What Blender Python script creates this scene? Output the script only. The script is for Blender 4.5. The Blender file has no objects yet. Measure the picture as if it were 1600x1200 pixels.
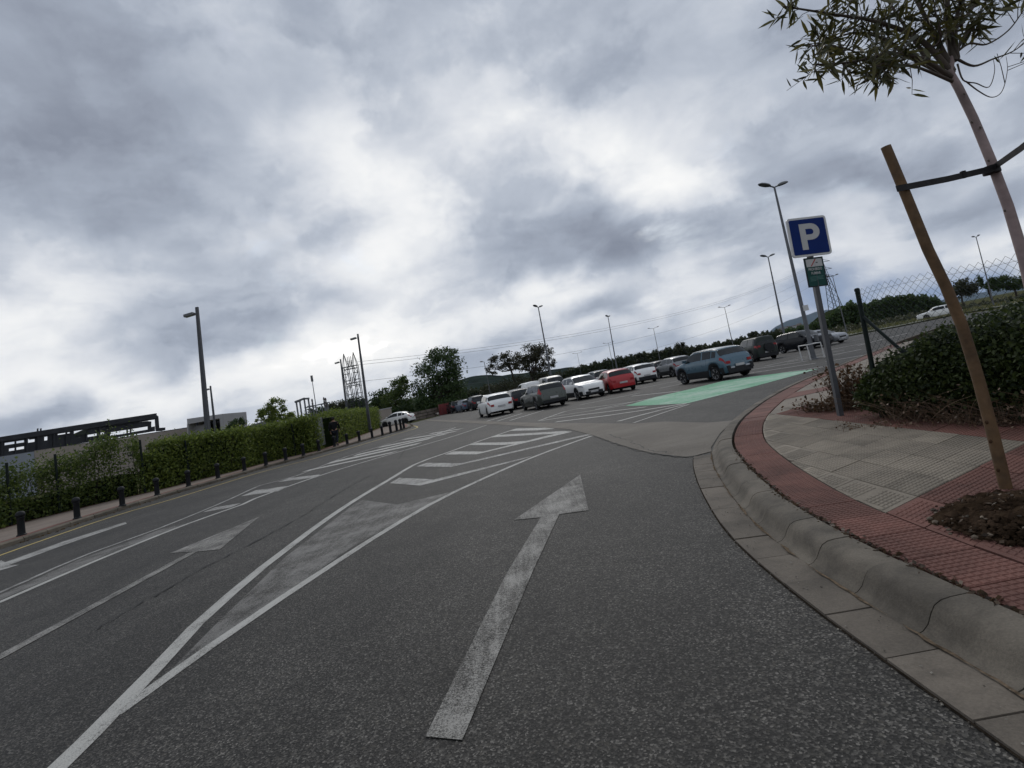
import bpy, bmesh, math, random
import numpy as np
from mathutils import Vector, Matrix

random.seed(7)
rng = np.random.default_rng(7)
scene = bpy.context.scene
COL = scene.collection
R_ = math.radians

# ------------------------------------------------------------------ camera
CAM_H, FPX = 1.45, 800.0
ROLL, PITCH = R_(11.1), R_(7.0)
PPX, PPY = 781.0, 513.0
_f = np.array([0, math.cos(PITCH), math.sin(PITCH)])
_r0 = np.array([1.0, 0, 0]); _u0 = np.cross(_r0, _f)
_r = _r0 * math.cos(ROLL) - _u0 * math.sin(ROLL)
_u = _u0 * math.cos(ROLL) + _r0 * math.sin(ROLL)
cd = bpy.data.cameras.new('camera'); cam = bpy.data.objects.new('camera', cd); COL.objects.link(cam)
m = Matrix(((_r[0], _u[0], -_f[0], 0), (_r[1], _u[1], -_f[1], 0), (_r[2], _u[2], -_f[2], CAM_H), (0, 0, 0, 1)))
cam.matrix_world = m
cd.sensor_width = 36.0; cd.lens = 36.0 * FPX / 1600
cd.shift_x = (800 - PPX) / 1600; cd.shift_y = (PPY - 600) / 1600
cd.clip_start = 0.05; cd.clip_end = 30000
scene.camera = cam

def ray(px, py):
    return _r * (px - PPX) / FPX - _u * (py - PPY) / FPX + _f
def G(px, py, z=0.0):                 # surveyed point on the ground (or on a level z)
    d = ray(px, py); t = (z - CAM_H) / d[2]
    return (float(d[0] * t), float(d[1] * t))
def AT(px, py, Y):                    # surveyed point at distance Y down the road
    d = ray(px, py); t = Y / d[1]
    return (float(d[0] * t), float(Y), float(CAM_H + d[2] * t))
def ATZ(px, py, z):                   # surveyed point at a known height
    d = ray(px, py); t = (z - CAM_H) / d[2]
    return (float(d[0] * t), float(d[1] * t), z)

# ------------------------------------------------------------------ node helpers
class NT:
    def __init__(s, tree): s.t = tree; s.n = tree.nodes; s.l = tree.links
    def node(s, typ, **kw):
        n = s.n.new(typ)
        for k, v in kw.items(): setattr(n, k, v)
        return n
    def set(s, sock, v):
        if hasattr(v, 'is_linked') or isinstance(v, bpy.types.NodeSocket): s.l.new(v, sock)
        else: sock.default_value = v
    def math(s, op, a, b=0.0, c=0.0, clamp=False):
        n = s.n.new('ShaderNodeMath'); n.operation = op; n.use_clamp = clamp
        for i, v in enumerate((a, b, c)): s.set(n.inputs[i], v)
        return n.outputs[0]
    def vmath(s, op, a, b=(0, 0, 0), scale=None):
        n = s.n.new('ShaderNodeVectorMath'); n.operation = op
        s.set(n.inputs[0], a); s.set(n.inputs[1], b)
        if scale is not None: s.set(n.inputs[3], scale)
        return n.outputs[0]
    def noise(s, vec, scale, detail=4, rough=.55, dist=0.0, color=False):
        n = s.n.new('ShaderNodeTexNoise'); s.set(n.inputs['Vector'], vec)
        n.inputs['Scale'].default_value = scale; n.inputs['Detail'].default_value = detail
        n.inputs['Roughness'].default_value = rough; n.inputs['Distortion'].default_value = dist
        return n.outputs['Color' if color else 'Fac']
    def ramp(s, fac, stops, interp='LINEAR'):
        n = s.n.new('ShaderNodeValToRGB'); s.set(n.inputs[0], fac); cr = n.color_ramp; cr.interpolation = interp
        while len(cr.elements) > 2: cr.elements.remove(cr.elements[-1])
        for i, (p, c) in enumerate(stops):
            e = cr.elements[i] if i < 2 else cr.elements.new(p)
            e.position = p
            e.color = (c, c, c, 1) if not hasattr(c, '__len__') else (*c[:3], 1)
        return n.outputs[0]
    def mix(s, fac, a, b, blend='MIX'):
        n = s.n.new('ShaderNodeMix'); n.data_type = 'RGBA'; n.blend_type = blend
        s.set(n.inputs[0], fac)
        for i, v in ((6, a), (7, b)):
            if isinstance(v, tuple) and len(v) == 3: v = (*v, 1)
            s.set(n.inputs[i], v)
        return n.outputs[2]
    def maprange(s, v, a, b, c=0.0, d=1.0, smooth=False):
        n = s.n.new('ShaderNodeMapRange'); s.set(n.inputs[0], v)
        if smooth: n.interpolation_type = 'SMOOTHSTEP'
        for i, x in enumerate((a, b, c, d)): n.inputs[i + 1].default_value = x
        return n.outputs[0]

# ------------------------------------------------------------------ sky
HAZE = 3e-5
SUN_EL, SUN_AZ = R_(38), R_(4)      # sun behind the cloud ahead; azimuth from +Y towards +X
w = bpy.data.worlds.new('World'); scene.world = w; w.use_nodes = True
nt = NT(w.node_tree); nt.n.clear()
tc = nt.node('ShaderNodeTexCoord'); D = tc.outputs['Generated']
D = nt.vmath('NORMALIZE', D)
sep = nt.node('ShaderNodeSeparateXYZ'); nt.l.new(D, sep.inputs[0])
zc = nt.math('ADD', nt.math('MAXIMUM', sep.outputs[2], 0.0), 0.26)
pl = nt.vmath('SCALE', D, scale=nt.math('DIVIDE', 1.0, zc))
pl = nt.vmath('MULTIPLY', pl, (1, 1, 0.25))
warp1 = nt.vmath('SUBTRACT', nt.noise(D, 2.6, 4, .55, color=True), (.5, .5, .5))
warp2 = nt.vmath('SUBTRACT', nt.noise(D, 9, 5, .55, color=True), (.5, .5, .5))
Dw = nt.vmath('ADD', nt.vmath('ADD', D, nt.vmath('SCALE', warp1, scale=.20)), nt.vmath('SCALE', warp2, scale=.075))
n1 = nt.noise(pl, .80, 5, .5, .5)
n2 = nt.maprange(nt.noise(nt.vmath('ADD', pl, nt.vmath('SCALE', warp2, scale=.35)), 2.6, 6, .5, .25), .39, .60, .24, .76, True)
n3 = nt.noise(nt.vmath('MULTIPLY', D, (1, 1, 1.8)), 6, 6, .58, .3)
lum = nt.math('ADD', .548, nt.math('MULTIPLY', nt.math('SUBTRACT', n1, .5), .30))
lum = nt.math('ADD', lum, nt.math('MULTIPLY', nt.math('SUBTRACT', n2, .5), .24))
lum = nt.math('ADD', lum, nt.math('MULTIPLY', nt.math('SUBTRACT', n3, .5), .40))
# the cloud deck is thinner and paler low down, all the way round
lum = nt.math('ADD', lum, nt.math('MULTIPLY', nt.maprange(sep.outputs[2], .0, .42, 1, 0, True), .17))
# the larger clouds and breaks of this sky: px, py, radius x, radius y, turn, brightness
BLOBS = [
 (180, 270, 520, 230, -8, -.16), (330, 180, 420, 190, 0, -.09), (60, 120, 380, 320, 0, -.10),
 (420, 40, 380, 190, 0, -.03), (1350, 70, 560, 300, 10, -.09), (1000, 20, 480, 170, 0, -.09), (760, 20, 260, 120, 0, .05),
 (555, 245, 190, 140, 25, .36), (690, 150, 160, 120, 10, .06), (765, 190, 170, 90, -5, .34), (870, 200, 190, 150, 0, .06),
 (1010, 265, 230, 120, 15, .42), (1085, 300, 130, 60, 20, .22), (920, 270, 260, 160, 0, .02),
 (640, 370, 150, 80, -32, .30), (560, 398, 150, 60, -15, .30), (720, 290, 220, 90, -10, .12),
 (900, 372, 360, 95, -8, -.30), (1020, 335, 190, 80, 10, -.10), (760, 425, 200, 70, -15, -.16), (1000, 385, 200, 60, -10, -.10),
 (400, 340, 320, 90, -10, .08), (60, 450, 300, 140, -10, .28), (40, 560, 320, 130, -8, .34), (130, 400, 160, 60, -15, .05),
 (250, 525, 340, 95, -6, -.25), (420, 470, 260, 110, -20, -.10), (600, 490, 320, 76, -22, .30), (480, 560, 320, 90, -14, .22), (330, 430, 200, 70, -15, -.05),
 (200, 600, 360, 60, -8, .24), (72, 640, 140, 56, -12, -.34), (126, 622, 52, 46, 0, -.26), (30, 655, 120, 50, -12, -.2), (215, 640, 120, 40, -14, .12),
 (720, 545, 240, 60, -12, -.20), (860, 455, 260, 62, -16, .30), (925, 478, 80, 34, -28, -.36), (1110, 400, 100, 44, 0, .10),
 (1060, 470, 200, 60, -14, .16), (1170, 355, 130, 60, -28, -.18), (1290, 300, 120, 60, -22, -.24), (1400, 265, 150, 60, -25, -.30),
 (1440, 350, 200, 60, -18, -.24), (1560, 320, 180, 70, -14, -.18), (1340, 392, 170, 50, -16, .16), (1560, 385, 180, 46, -10, .26),
 (1250, 440, 200, 60, -14, -.12), (1000, 528, 220, 56, -12, -.16), (1175, 505, 160, 34, -16, .22), (1130, 440, 160, 40, -20, -.08),
 (1480, 160, 260, 140, 0, -.02), (1420, 222, 220, 44, -20, .12), (1180, 180, 200, 90, 10, .06), (1340, 460, 260, 60, -14, -.10), (960, 510, 160, 30, -16, .12),
]
def blob_axes(px, py, rx, ry, rot):
    c = ray(px, py); c = c / np.linalg.norm(c)
    a = R_(rot); ex = (math.cos(a) * rx, math.sin(a) * rx); ey = (-math.sin(a) * ry, math.cos(a) * ry)
    def dirv(e):
        v = ray(px + e[0] * .5, py + e[1] * .5); v /= np.linalg.norm(v)
        q = ray(px - e[0] * .5, py - e[1] * .5); q /= np.linalg.norm(q); return v - q
    A, B = dirv(ex), dirv(ey)
    sa, sb = np.linalg.norm(A), np.linalg.norm(B)
    A = A / sa; B = B - A * (A @ B); B /= np.linalg.norm(B); Cn = np.cross(A, B)
    return c, Matrix((A, B, Cn)).transposed().to_euler(), (sa, sb, max(sa, sb))
def blob(px, py, rx, ry, rot):
    c, eul, sc = blob_axes(px, py, rx, ry, rot)
    mp = nt.node('ShaderNodeMapping', vector_type='TEXTURE'); nt.l.new(Dw, mp.inputs[0])
    mp.inputs['Location'].default_value = c; mp.inputs['Rotation'].default_value = eul; mp.inputs['Scale'].default_value = sc
    g_ = nt.node('ShaderNodeTexGradient', gradient_type='SPHERICAL'); nt.l.new(mp.outputs[0], g_.inputs[0])
    return nt.maprange(g_.outputs['Fac'], 0, .85, 0, 1, True)
for px, py, rx, ry, rot, amp in BLOBS:
    lum = nt.math('ADD', lum, nt.math('MULTIPLY', blob(px, py, rx, ry, rot), amp * (.70 if amp > 0 else .66)))
cloud = nt.ramp(nt.math('MULTIPLY', lum, .8), [(.14, (.19, .215, .275)), (.26, (.285, .318, .390)), (.36, (.365, .408, .490)), (.46, (.49, .535, .615)), (.57, (.69, .72, .775)), (.68, (.86, .875, .895)), (.83, (1.03, 1.025, 1.01)), (1.0, (2.4, 2.3, 2.2))])
# blue-grey rain distance low over the mountains
bl = nt.math('MAXIMUM', nt.math('MULTIPLY', blob(1400, 455, 420, 80, -13), .75), nt.math('MULTIPLY', blob(1500, 425, 300, 50, -12), .8))
cloud = nt.mix(nt.math('MULTIPLY', bl, nt.maprange(lum, 1.0, .6, 0, 1)), cloud, (.165, .26, .46))
sky = nt.node('ShaderNodeTexSky', sky_type='NISHITA'); sky.sun_disc = False
sky.sun_elevation = SUN_EL; sky.sun_rotation = SUN_AZ; sky.air_density = 1.2; sky.dust_density = 1.5
skyc = nt.vmath('MULTIPLY', sky.outputs[0], (1, 1, 1))
gap = nt.maprange(nt.noise(pl, 1.7, 6, .6, .3), .60, .74, 0, .55, True); gap = nt.math('MULTIPLY', gap, nt.maprange(sep.outputs[2], .10, .25, 0, 1))      # thin breaks where blue shows
col = nt.mix(gap, nt.vmath('SCALE', cloud, scale=10.0), skyc)
bg = nt.node('ShaderNodeBackground'); bg.inputs[1].default_value = 0.1; nt.l.new(col, bg.inputs[0])
wo = nt.node('ShaderNodeOutputWorld'); nt.l.new(bg.outputs[0], wo.inputs[0])

# ------------------------------------------------------------------ sun (veiled), exposure
sl = bpy.data.lights.new('sun', 'SUN'); sl.energy = 0.9; sl.angle = R_(22); sl.color = (1, .96, .9)
so = bpy.data.objects.new('sun', sl); COL.objects.link(so)
sd = Vector((math.sin(SUN_AZ) * math.cos(SUN_EL), math.cos(SUN_AZ) * math.cos(SUN_EL), math.sin(SUN_EL)))
so.rotation_euler = sd.to_track_quat('Z', 'Y').to_euler()
scene.view_settings.view_transform = 'Standard'; scene.view_settings.look = 'None'
scene.view_settings.gamma = 1.0; scene.view_settings.use_curve_mapping = False; scene.view_settings.exposure = 0.0
scene.render.engine = 'CYCLES'
scene.cycles.use_denoising = True
scene.cycles.max_bounces = 5; scene.cycles.transparent_max_bounces = 8

# ------------------------------------------------------------------ materials
MATS = {}
def principled(name):
    mt = bpy.data.materials.new(name); mt.use_nodes = True
    n = NT(mt.node_tree); b = mt.node_tree.nodes['Principled BSDF']
    MATS[name] = mt
    return mt, n, b
def mat(name, col, rough=.6, metal=0.0, var=.12, scale=6.0, bump=0.0, bscale=40.0, coat=0.0, spec=None, coord='Object'):
    if name in MATS: return MATS[name]
    if spec is None: spec = .22 if max(col) < .06 and rough > .3 else .45
    mt, n, b = principled(name)
    tcn = n.node('ShaderNodeTexCoord').outputs[coord]
    f = n.noise(tcn, scale, 5, .6)
    d = tuple(max(0, c * (1 - var * 2)) for c in col); l = tuple(min(1, c * (1 + var * 2)) for c in col)
    c = n.ramp(f, [(.25, d), (.75, l)])
    n.l.new(c, b.inputs['Base Color'])
    n.l.new(n.maprange(n.noise(tcn, scale * 2.3, 4), .3, .7, rough * .85, min(1, rough * 1.12)), b.inputs['Roughness'])
    b.inputs['Metallic'].default_value = metal; b.inputs['Specular IOR Level'].default_value = spec
    b.inputs['Coat Weight'].default_value = coat; b.inputs['Coat Roughness'].default_value = .08
    if bump:
        bn = n.node('ShaderNodeBump'); bn.inputs['Strength'].default_value = bump; bn.inputs['Distance'].default_value = .01
        n.l.new(n.noise(tcn, bscale, 4), bn.inputs['Height']); n.l.new(bn.outputs[0], b.inputs['Normal'])
    return mt
def leafmat(name, a, b_, rough=.55, trans=.25, var=1.0):
    if name in MATS: return MATS[name]
    mt, n, b = principled(name)
    geo = n.node('ShaderNodeNewGeometry')
    c = n.ramp(geo.outputs['Random Per Island'], [(0, a), (.55, tuple((x + y) / 2 for x, y in zip(a, b_))), (1, b_)])
    n.l.new(c, b.inputs['Base Color']); b.inputs['Roughness'].default_value = rough
    b.inputs['Specular IOR Level'].default_value = .3
    tr = n.node('ShaderNodeBsdfTranslucent'); n.l.new(n.vmath('SCALE', c, scale=1.3), tr.inputs[0])
    mx = n.node('ShaderNodeMixShader'); mx.inputs[0].default_value = trans
    n.l.new(b.outputs[0], mx.inputs[1]); n.l.new(tr.outputs[0], mx.inputs[2])
    n.l.new(mx.outputs[0], mt.node_tree.nodes['Material Output'].inputs[0])
    return mt

def asphalt_color(n, P):
    """speckled worn asphalt: stones of a few millimetres in a dark binder, with broad wear"""
    v = n.node('ShaderNodeTexVoronoi'); n.set(v.inputs['Vector'], P); v.inputs['Scale'].default_value = 115
    s = n.node('ShaderNodeSeparateColor'); n.l.new(v.outputs['Color'], s.inputs[0])
    stone = n.ramp(s.outputs[0], [(0, .015), (.38, .030), (.64, .062), (.84, .115), (.95, .20), (1, .30)])
    v2 = n.node('ShaderNodeTexVoronoi'); n.set(v2.inputs['Vector'], P); v2.inputs['Scale'].default_value = 62
    s2 = n.node('ShaderNodeSeparateColor'); n.l.new(v2.outputs['Color'], s2.inputs[0])
    stone = n.mix(n.ramp(s2.outputs[1], [(.92, 0), (.96, .35)]), stone, (.17, .165, .15))
    big = n.ramp(n.noise(P, .35, 5, .6), [(.3, .66), (.7, 1.28)])
    mid = n.ramp(n.noise(P, 2.4, 5, .65), [(.3, .78), (.7, 1.2)])
    st = n.node('ShaderNodeMapping'); n.set(st.inputs[0], P); st.inputs['Scale'].default_value = (1.2, .05, 1)
    lane = n.ramp(n.noise(st.outputs[0], 1.0, 3), [(.35, .84), (.65, 1.16)])
    c = n.mix(1.0, n.mix(1.0, stone, big, 'MULTIPLY'), mid, 'MULTIPLY')
    c = n.mix(1.0, c, lane, 'MULTIPLY')
    c = n.mix(1.0, c, (.61, .57, .505), 'MULTIPLY')
    return c, v.outputs['Distance']
def asphalt(name, gain=1.0):
    mt, n, b = principled(name)
    P = n.node('ShaderNodeTexCoord').outputs['Object']
    c, h = asphalt_color(n, P)
    c = n.vmath('SCALE', c, scale=gain)
    n.l.new(c, b.inputs['Base Color']); b.inputs['Roughness'].default_value = .72; b.inputs['Specular IOR Level'].default_value = .26
    bn = n.node('ShaderNodeBump'); bn.inputs['Strength'].default_value = .5; bn.inputs['Distance'].default_value = .004
    n.l.new(h, bn.inputs['Height']); n.l.new(bn.outputs[0], b.inputs['Normal'])
    return mt
def paint(name, col, wear=.5, patch=.3, top=1.0, fade=None):
    """road paint worn down to the stones"""
    mt, n, b = principled(name)
    P = n.node('ShaderNodeTexCoord').outputs['Object']
    c, h = asphalt_color(n, P); c = n.vmath('SCALE', c, scale=1.15)
    pf = n.noise(P, 120, 2, .7)
    bigw = n.noise(P, 2.2, 6, .65)
    st = n.node('ShaderNodeMapping'); n.set(st.inputs[0], P); st.inputs['Scale'].default_value = (5, .5, 1); st.inputs['Rotation'].default_value = (0, 0, -.35)
    streak = n.noise(st.outputs[0], 3.6, 5, .65)
    k = n.math('ADD', n.math('MULTIPLY', pf, .75), n.math('MULTIPLY', bigw, patch))
    k = n.math('ADD', k, n.math('MULTIPLY', streak, .35))
    f = n.maprange(k, wear, wear + .30, 0, top, True)
    pcol = n.mix(n.noise(P, 8, 4), tuple(x * .82 for x in col), col)
    if fade: pcol = n.mix(n.ramp(n.math('ADD', n.math('MULTIPLY', n.noise(P, .38, 4, .6), .6), n.math('MULTIPLY', streak, .4)), [(.44, 0), (.60, 1)]), pcol, fade)
    n.l.new(n.mix(f, c, pcol), b.inputs['Base Color'])
    b.inputs['Roughness'].default_value = .70; b.inputs['Specular IOR Level'].default_value = .3
    bn = n.node('ShaderNodeBump'); bn.inputs['Strength'].default_value = .6; bn.inputs['Distance'].default_value = .005
    n.l.new(h, bn.inputs['Height']); n.l.new(bn.outputs[0], b.inputs['Normal'])
    return mt
def concrete(name, col, dark=.55, scale=3.0, island=.0):
    mt, n, b = principled(name)
    P = n.node('ShaderNodeTexCoord').outputs['Object']
    f = n.noise(P, scale, 7, .65, .3)
    c = n.ramp(f, [(.25, tuple(x * dark for x in col)), (.55, col), (.8, tuple(min(1, x * 1.25) for x in col))])
    gr = n.noise(P, 90, 3, .7)
    c = n.mix(1.0, c, n.ramp(gr, [(.3, .8), (.7, 1.15)]), 'MULTIPLY')
    if island:
        oi = n.node('ShaderNodeObjectInfo')
        c = n.mix(1.0, c, n.ramp(oi.outputs['Random'], [(0, 1 - island), (1, 1 + island)]), 'MULTIPLY')
    n.l.new(c, b.inputs['Base Color']); b.inputs['Roughness'].default_value = .85; b.inputs['Specular IOR Level'].default_value = .35
    bn = n.node('ShaderNodeBump'); bn.inputs['Strength'].default_value = .35; bn.inputs['Distance'].default_value = .006
    n.l.new(n.math('ADD', gr, n.math('MULTIPLY', f, 1.5)), bn.inputs['Height']); n.l.new(bn.outputs[0], b.inputs['Normal'])
    return mt

# ------------------------------------------------------------------ mesh helpers
def mesh_obj(name, V, F, mt=None, parent=None, smooth=None, loc=None):
    me = bpy.data.meshes.new(name)
    me.from_pydata([tuple(map(float, v)) for v in V], [], F); me.update()
    if mt: me.materials.append(mt)
    if smooth is not None:
        me.polygons.foreach_set('use_smooth', [True] * len(me.polygons))
        if smooth < 179: me.set_sharp_from_angle(angle=R_(smooth))
    o = bpy.data.objects.new(name, me); COL.objects.link(o)
    if parent: o.parent = parent
    if loc: o.location = loc
    return o
def quads_obj(name, Q, mt, parent=None):
    """Q: (n,4,3) array of separate quads, fast"""
    Q = np.asarray(Q, dtype=np.float32); n = len(Q)
    me = bpy.data.meshes.new(name)
    me.vertices.add(n * 4); me.vertices.foreach_set('co', Q.reshape(-1))
    me.loops.add(n * 4); me.loops.foreach_set('vertex_index', np.arange(n * 4, dtype=np.int32))
    me.polygons.add(n); me.polygons.foreach_set('loop_start', np.arange(0, n * 4, 4, dtype=np.int32))
    me.update(calc_edges=True); me.materials.append(mt)
    o = bpy.data.objects.new(name, me); COL.objects.link(o)
    if parent: o.parent = parent
    return o
class MB:
    def __init__(s): s.V = []; s.F = []
    def add(s, V, F):
        k = len(s.V); s.V += [tuple(v) for v in V]; s.F += [tuple(i + k for i in f) for f in F]; return s
    def box(s, c, size, rz=0.0, mtx=None):
        x, y, z = (d / 2 for d in size); V = []
        for a in (-x, x):
            for b in (-y, y):
                for d in (-z, z):
                    V.append(Vector((a, b, d)))
        rm = mtx if mtx is not None else Matrix.Rotation(rz, 3, 'Z')
        V = [rm @ v + Vector(c) for v in V]
        return s.add(V, [(0, 1, 3, 2), (4, 6, 7, 5), (0, 4, 5, 1), (2, 3, 7, 6), (0, 2, 6, 4), (1, 5, 7, 3)])
    def bar(s, a, b, wd, hd=None):
        """square bar from a to b"""
        a, b = Vector(a), Vector(b); d = b - a; L = d.length
        q = d.to_track_quat('Z', 'Y').to_matrix()
        return s.box((a + b) / 2, (wd, hd or wd, L), mtx=q)
    def tube(s, pts, radii, n=8, cap=True):
        pts = [Vector(p) for p in pts]
        if not hasattr(radii, '__len__'): radii = [radii] * len(pts)
        k0 = len(s.V); prev = None
        for i, p in enumerate(pts):
            d = (pts[min(i + 1, len(pts) - 1)] - pts[max(i - 1, 0)]).normalized()
            if prev is None:
                x = d.orthogonal().normalized()
            else:
                x = (prev - d * prev.dot(d)); x = x.normalized() if x.length > 1e-6 else d.orthogonal().normalized()
            prev = x; y = d.cross(x)
            for j in range(n):
                a = 2 * math.pi * j / n
                s.V.append(tuple(p + (x * math.cos(a) + y * math.sin(a)) * radii[i]))
        for i in range(len(pts) - 1):
            for j in range(n):
                a, b = k0 + i * n + j, k0 + i * n + (j + 1) % n
                s.F.append((a, b, b + n, a + n))
        if cap:
            s.F.append(tuple(k0 + j for j in reversed(range(n))))
            s.F.append(tuple(k0 + (len(pts) - 1) * n + j for j in range(n)))
        return s
    def lathe(s, prof, n=16, origin=(0, 0, 0), axis='Z'):
        k0 = len(s.V); ox, oy, oz = origin
        for r, z in prof:
            for j in range(n):
                a = 2 * math.pi * j / n
                c, d = r * math.cos(a), r * math.sin(a)
                s.V.append((ox + c, oy + d, oz + z) if axis == 'Z' else (ox + c, oy + z, oz + d))
        for i in range(len(prof) - 1):
            for j in range(n):
                a, b = k0 + i * n + j, k0 + i * n + (j + 1) % n
                s.F.append((a, b, b + n, a + n) if axis == 'Z' else (a, a + n, b + n, b))
        s.F.append(tuple(k0 + j for j in (reversed(range(n)) if axis == 'Z' else range(n))))
        e = k0 + (len(prof) - 1) * n
        s.F.append(tuple(e + j for j in (range(n) if axis == 'Z' else reversed(range(n)))))
        return s
    def prism(s, poly, z0, z1):
        n = len(poly); a = sum(poly[i][0] * poly[(i + 1) % n][1] - poly[(i + 1) % n][0] * poly[i][1] for i in range(n))
        if a < 0: poly = poly[::-1]
        V = [(x, y, z0) for x, y in poly] + [(x, y, z1) for x, y in poly]
        F = [tuple(reversed(range(n))), tuple(range(n, 2 * n))] + [(i, (i + 1) % n, n + (i + 1) % n, n + i) for i in range(n)]
        return s.add(V, F)
    def build(s, name, mt, parent=None, smooth=None, loc=None): return mesh_obj(name, s.V, s.F, mt, parent, smooth, loc)
def tag(o, label=None, cat=None, group=None, kind=None):
    if label: o['label'] = label
    if cat: o['category'] = cat
    if group: o['group'] = group
    if kind: o['kind'] = kind
    return o
def empty(name, loc=(0, 0, 0), rz=0.0, label=None, cat=None, group=None):
    o = bpy.data.objects.new(name, None); COL.objects.link(o); o.location = loc; o.rotation_euler = (0, 0, rz)
    o.empty_display_size = .3
    return tag(o, label, cat, group)
def copy_tree(o, parent=None):
    c = o.copy(); COL.objects.link(c)
    if parent: c.parent = parent
    for ch in list(o.children): copy_tree(ch, c)
    return c
def orient(poly):
    n = len(poly); a = sum(poly[i][0] * poly[(i + 1) % n][1] - poly[(i + 1) % n][0] * poly[i][1] for i in range(n))
    return poly if a > 0 else poly[::-1]
_lift = [0]
def sheet(name, poly, z, mt, parent=None):
    """flat painted sheet, ear-clipped so that concave shapes work"""
    poly = orient([tuple(p[:2]) for p in poly])
    bm = bmesh.new(); f = bm.faces.new([bm.verts.new((x, y, z)) for x, y in poly])
    f.normal_update(); bmesh.ops.triangulate(bm, faces=[f]); me = bpy.data.meshes.new(name); bm.to_mesh(me); bm.free()
    for p in me.polygons:
        if p.normal.z < 0: p.flip()
    me.materials.append(mt); o = bpy.data.objects.new(name, me); COL.objects.link(o)
    if parent: o.parent = parent
    return o
def offset_line(pts, d):
    """polyline shifted to its left by d"""
    pts = [Vector(p[:2]) for p in pts]; out = []
    for i, p in enumerate(pts):
        t = (pts[min(i + 1, len(pts) - 1)] - pts[max(i - 1, 0)]).normalized()
        dd = d[i] if hasattr(d, '__len__') else d
        out.append(p + Vector((-t.y, t.x)) * dd)
    return [tuple(p) for p in out]
def smooth_line(pts, step):
    """Catmull-Rom through pts, resampled at even steps"""
    P = [np.array(p[:2], float) for p in pts]; P = [2 * P[0] - P[1]] + P + [2 * P[-1] - P[-2]]
    fine = []
    for i in range(1, len(P) - 2):
        a, b, c, d = P[i - 1:i + 3]
        for t in np.linspace(0, 1, 24, endpoint=False):
            fine.append(.5 * (2 * b + (c - a) * t + (2 * a - 5 * b + 4 * c - d) * t * t + (3 * b - a - 3 * c + d) * t ** 3))
    fine.append(P[-2]); fine = np.array(fine)
    s = np.concatenate([[0], np.cumsum(np.linalg.norm(np.diff(fine, axis=0), axis=1))])
    n = max(2, int(round(s[-1] / step)) + 1); q = np.linspace(0, s[-1], n)
    return [(float(np.interp(v, s, fine[:, 0])), float(np.interp(v, s, fine[:, 1]))) for v in q]
def ribbon(name, pts, width, z, mt, parent=None):
    a = offset_line(pts, width / 2); b = offset_line(pts, -width / 2); n = len(pts)
    V = [(x, y, z) for x, y in b] + [(x, y, z) for x, y in a]
    return mesh_obj(name, V, [(i, i + 1, n + i + 1, n + i) for i in range(n - 1)], mt, parent)
def leaves(centers, size, flat=.0, aspect=.55, size_var=.35, down=0.0):
    """one small diamond per centre, random orientation -> (n,4,3)"""
    C = np.asarray(centers, float); n = len(C)
    d = rng.normal(size=(n, 3)); d[:, 2] = d[:, 2] * (1 - flat) - down; d /= np.linalg.norm(d, axis=1)[:, None]
    e = rng.normal(size=(n, 3)); e -= d * np.sum(d * e, axis=1)[:, None]; e /= np.linalg.norm(e, axis=1)[:, None]
    s = size * (1 + size_var * rng.uniform(-1, 1, n))[:, None]
    return np.stack([C - d * s * .5, C + e * s * aspect * .5, C + d * s * .5, C - e * s * aspect * .5], axis=1)

# ================================================================== GROUND
M_ground = mat('dry_ground', (.085, .085, .045), .95, var=.25, scale=.15)
def terrain():
    """one sheet to the horizon: flat round the site"""
    mt, n, b = principled('field')
    P = n.node('ShaderNodeTexCoord').outputs['Object']
    f = n.noise(P, .03, 6, .6); g2 = n.noise(P, 1.2, 5, .7)
    c = n.mix(n.ramp(f, [(.4, 0), (.62, 1)]), (.050, .062, .022), (.115, .10, .060))
    c = n.mix(1.0, c, n.ramp(g2, [(.3, .65), (.7, 1.3)]), 'MULTIPLY')
    n.l.new(c, b.inputs['Base Color']); b.inputs['Roughness'].default_value = .95; b.inputs['Specular IOR Level'].default_value = 0
    return mesh_obj('ground', [(-12900, -3100, -.03), (12900, -3100, -.03), (12900, 13900, -.03), (-12900, 13900, -.03)], [(0, 1, 2, 3)], mt)
tag(terrain(), kind='structure')

# left kerb (foot of the kerb on the road side), from behind the camera to the rounded end
LK = smooth_line([(-13.4, -8), (-13.4, 4)] + [G(*p) for p in [(0, 858), (55, 841), (117, 820), (190, 797), (281, 769.5), (344, 752), (406, 733.5), (453, 721), (500, 708.5), (575, 687.5), (610, 677.5), (632, 671.5), (641, 667.5), (640, 664.5), (630, 662.5)]], .5)
A_FAR = [G(648, 660), G(668, 655), G(690, 648.5)]
lot_edge = [G(1600, 478), G(1500, 491.5), G(1400, 512), G(1345, 522), G(1310, 529)]
asph_poly = LK + A_FAR + [(-16, 95), (-20, 150), (75, 150), (62, 80)] + lot_edge[::-1] + [(60, 20), (60, -8)]
M_asph = asphalt('asphalt', .92)
road = sheet('road', asph_poly, 0.0, M_asph); tag(road, kind='structure')

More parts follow.
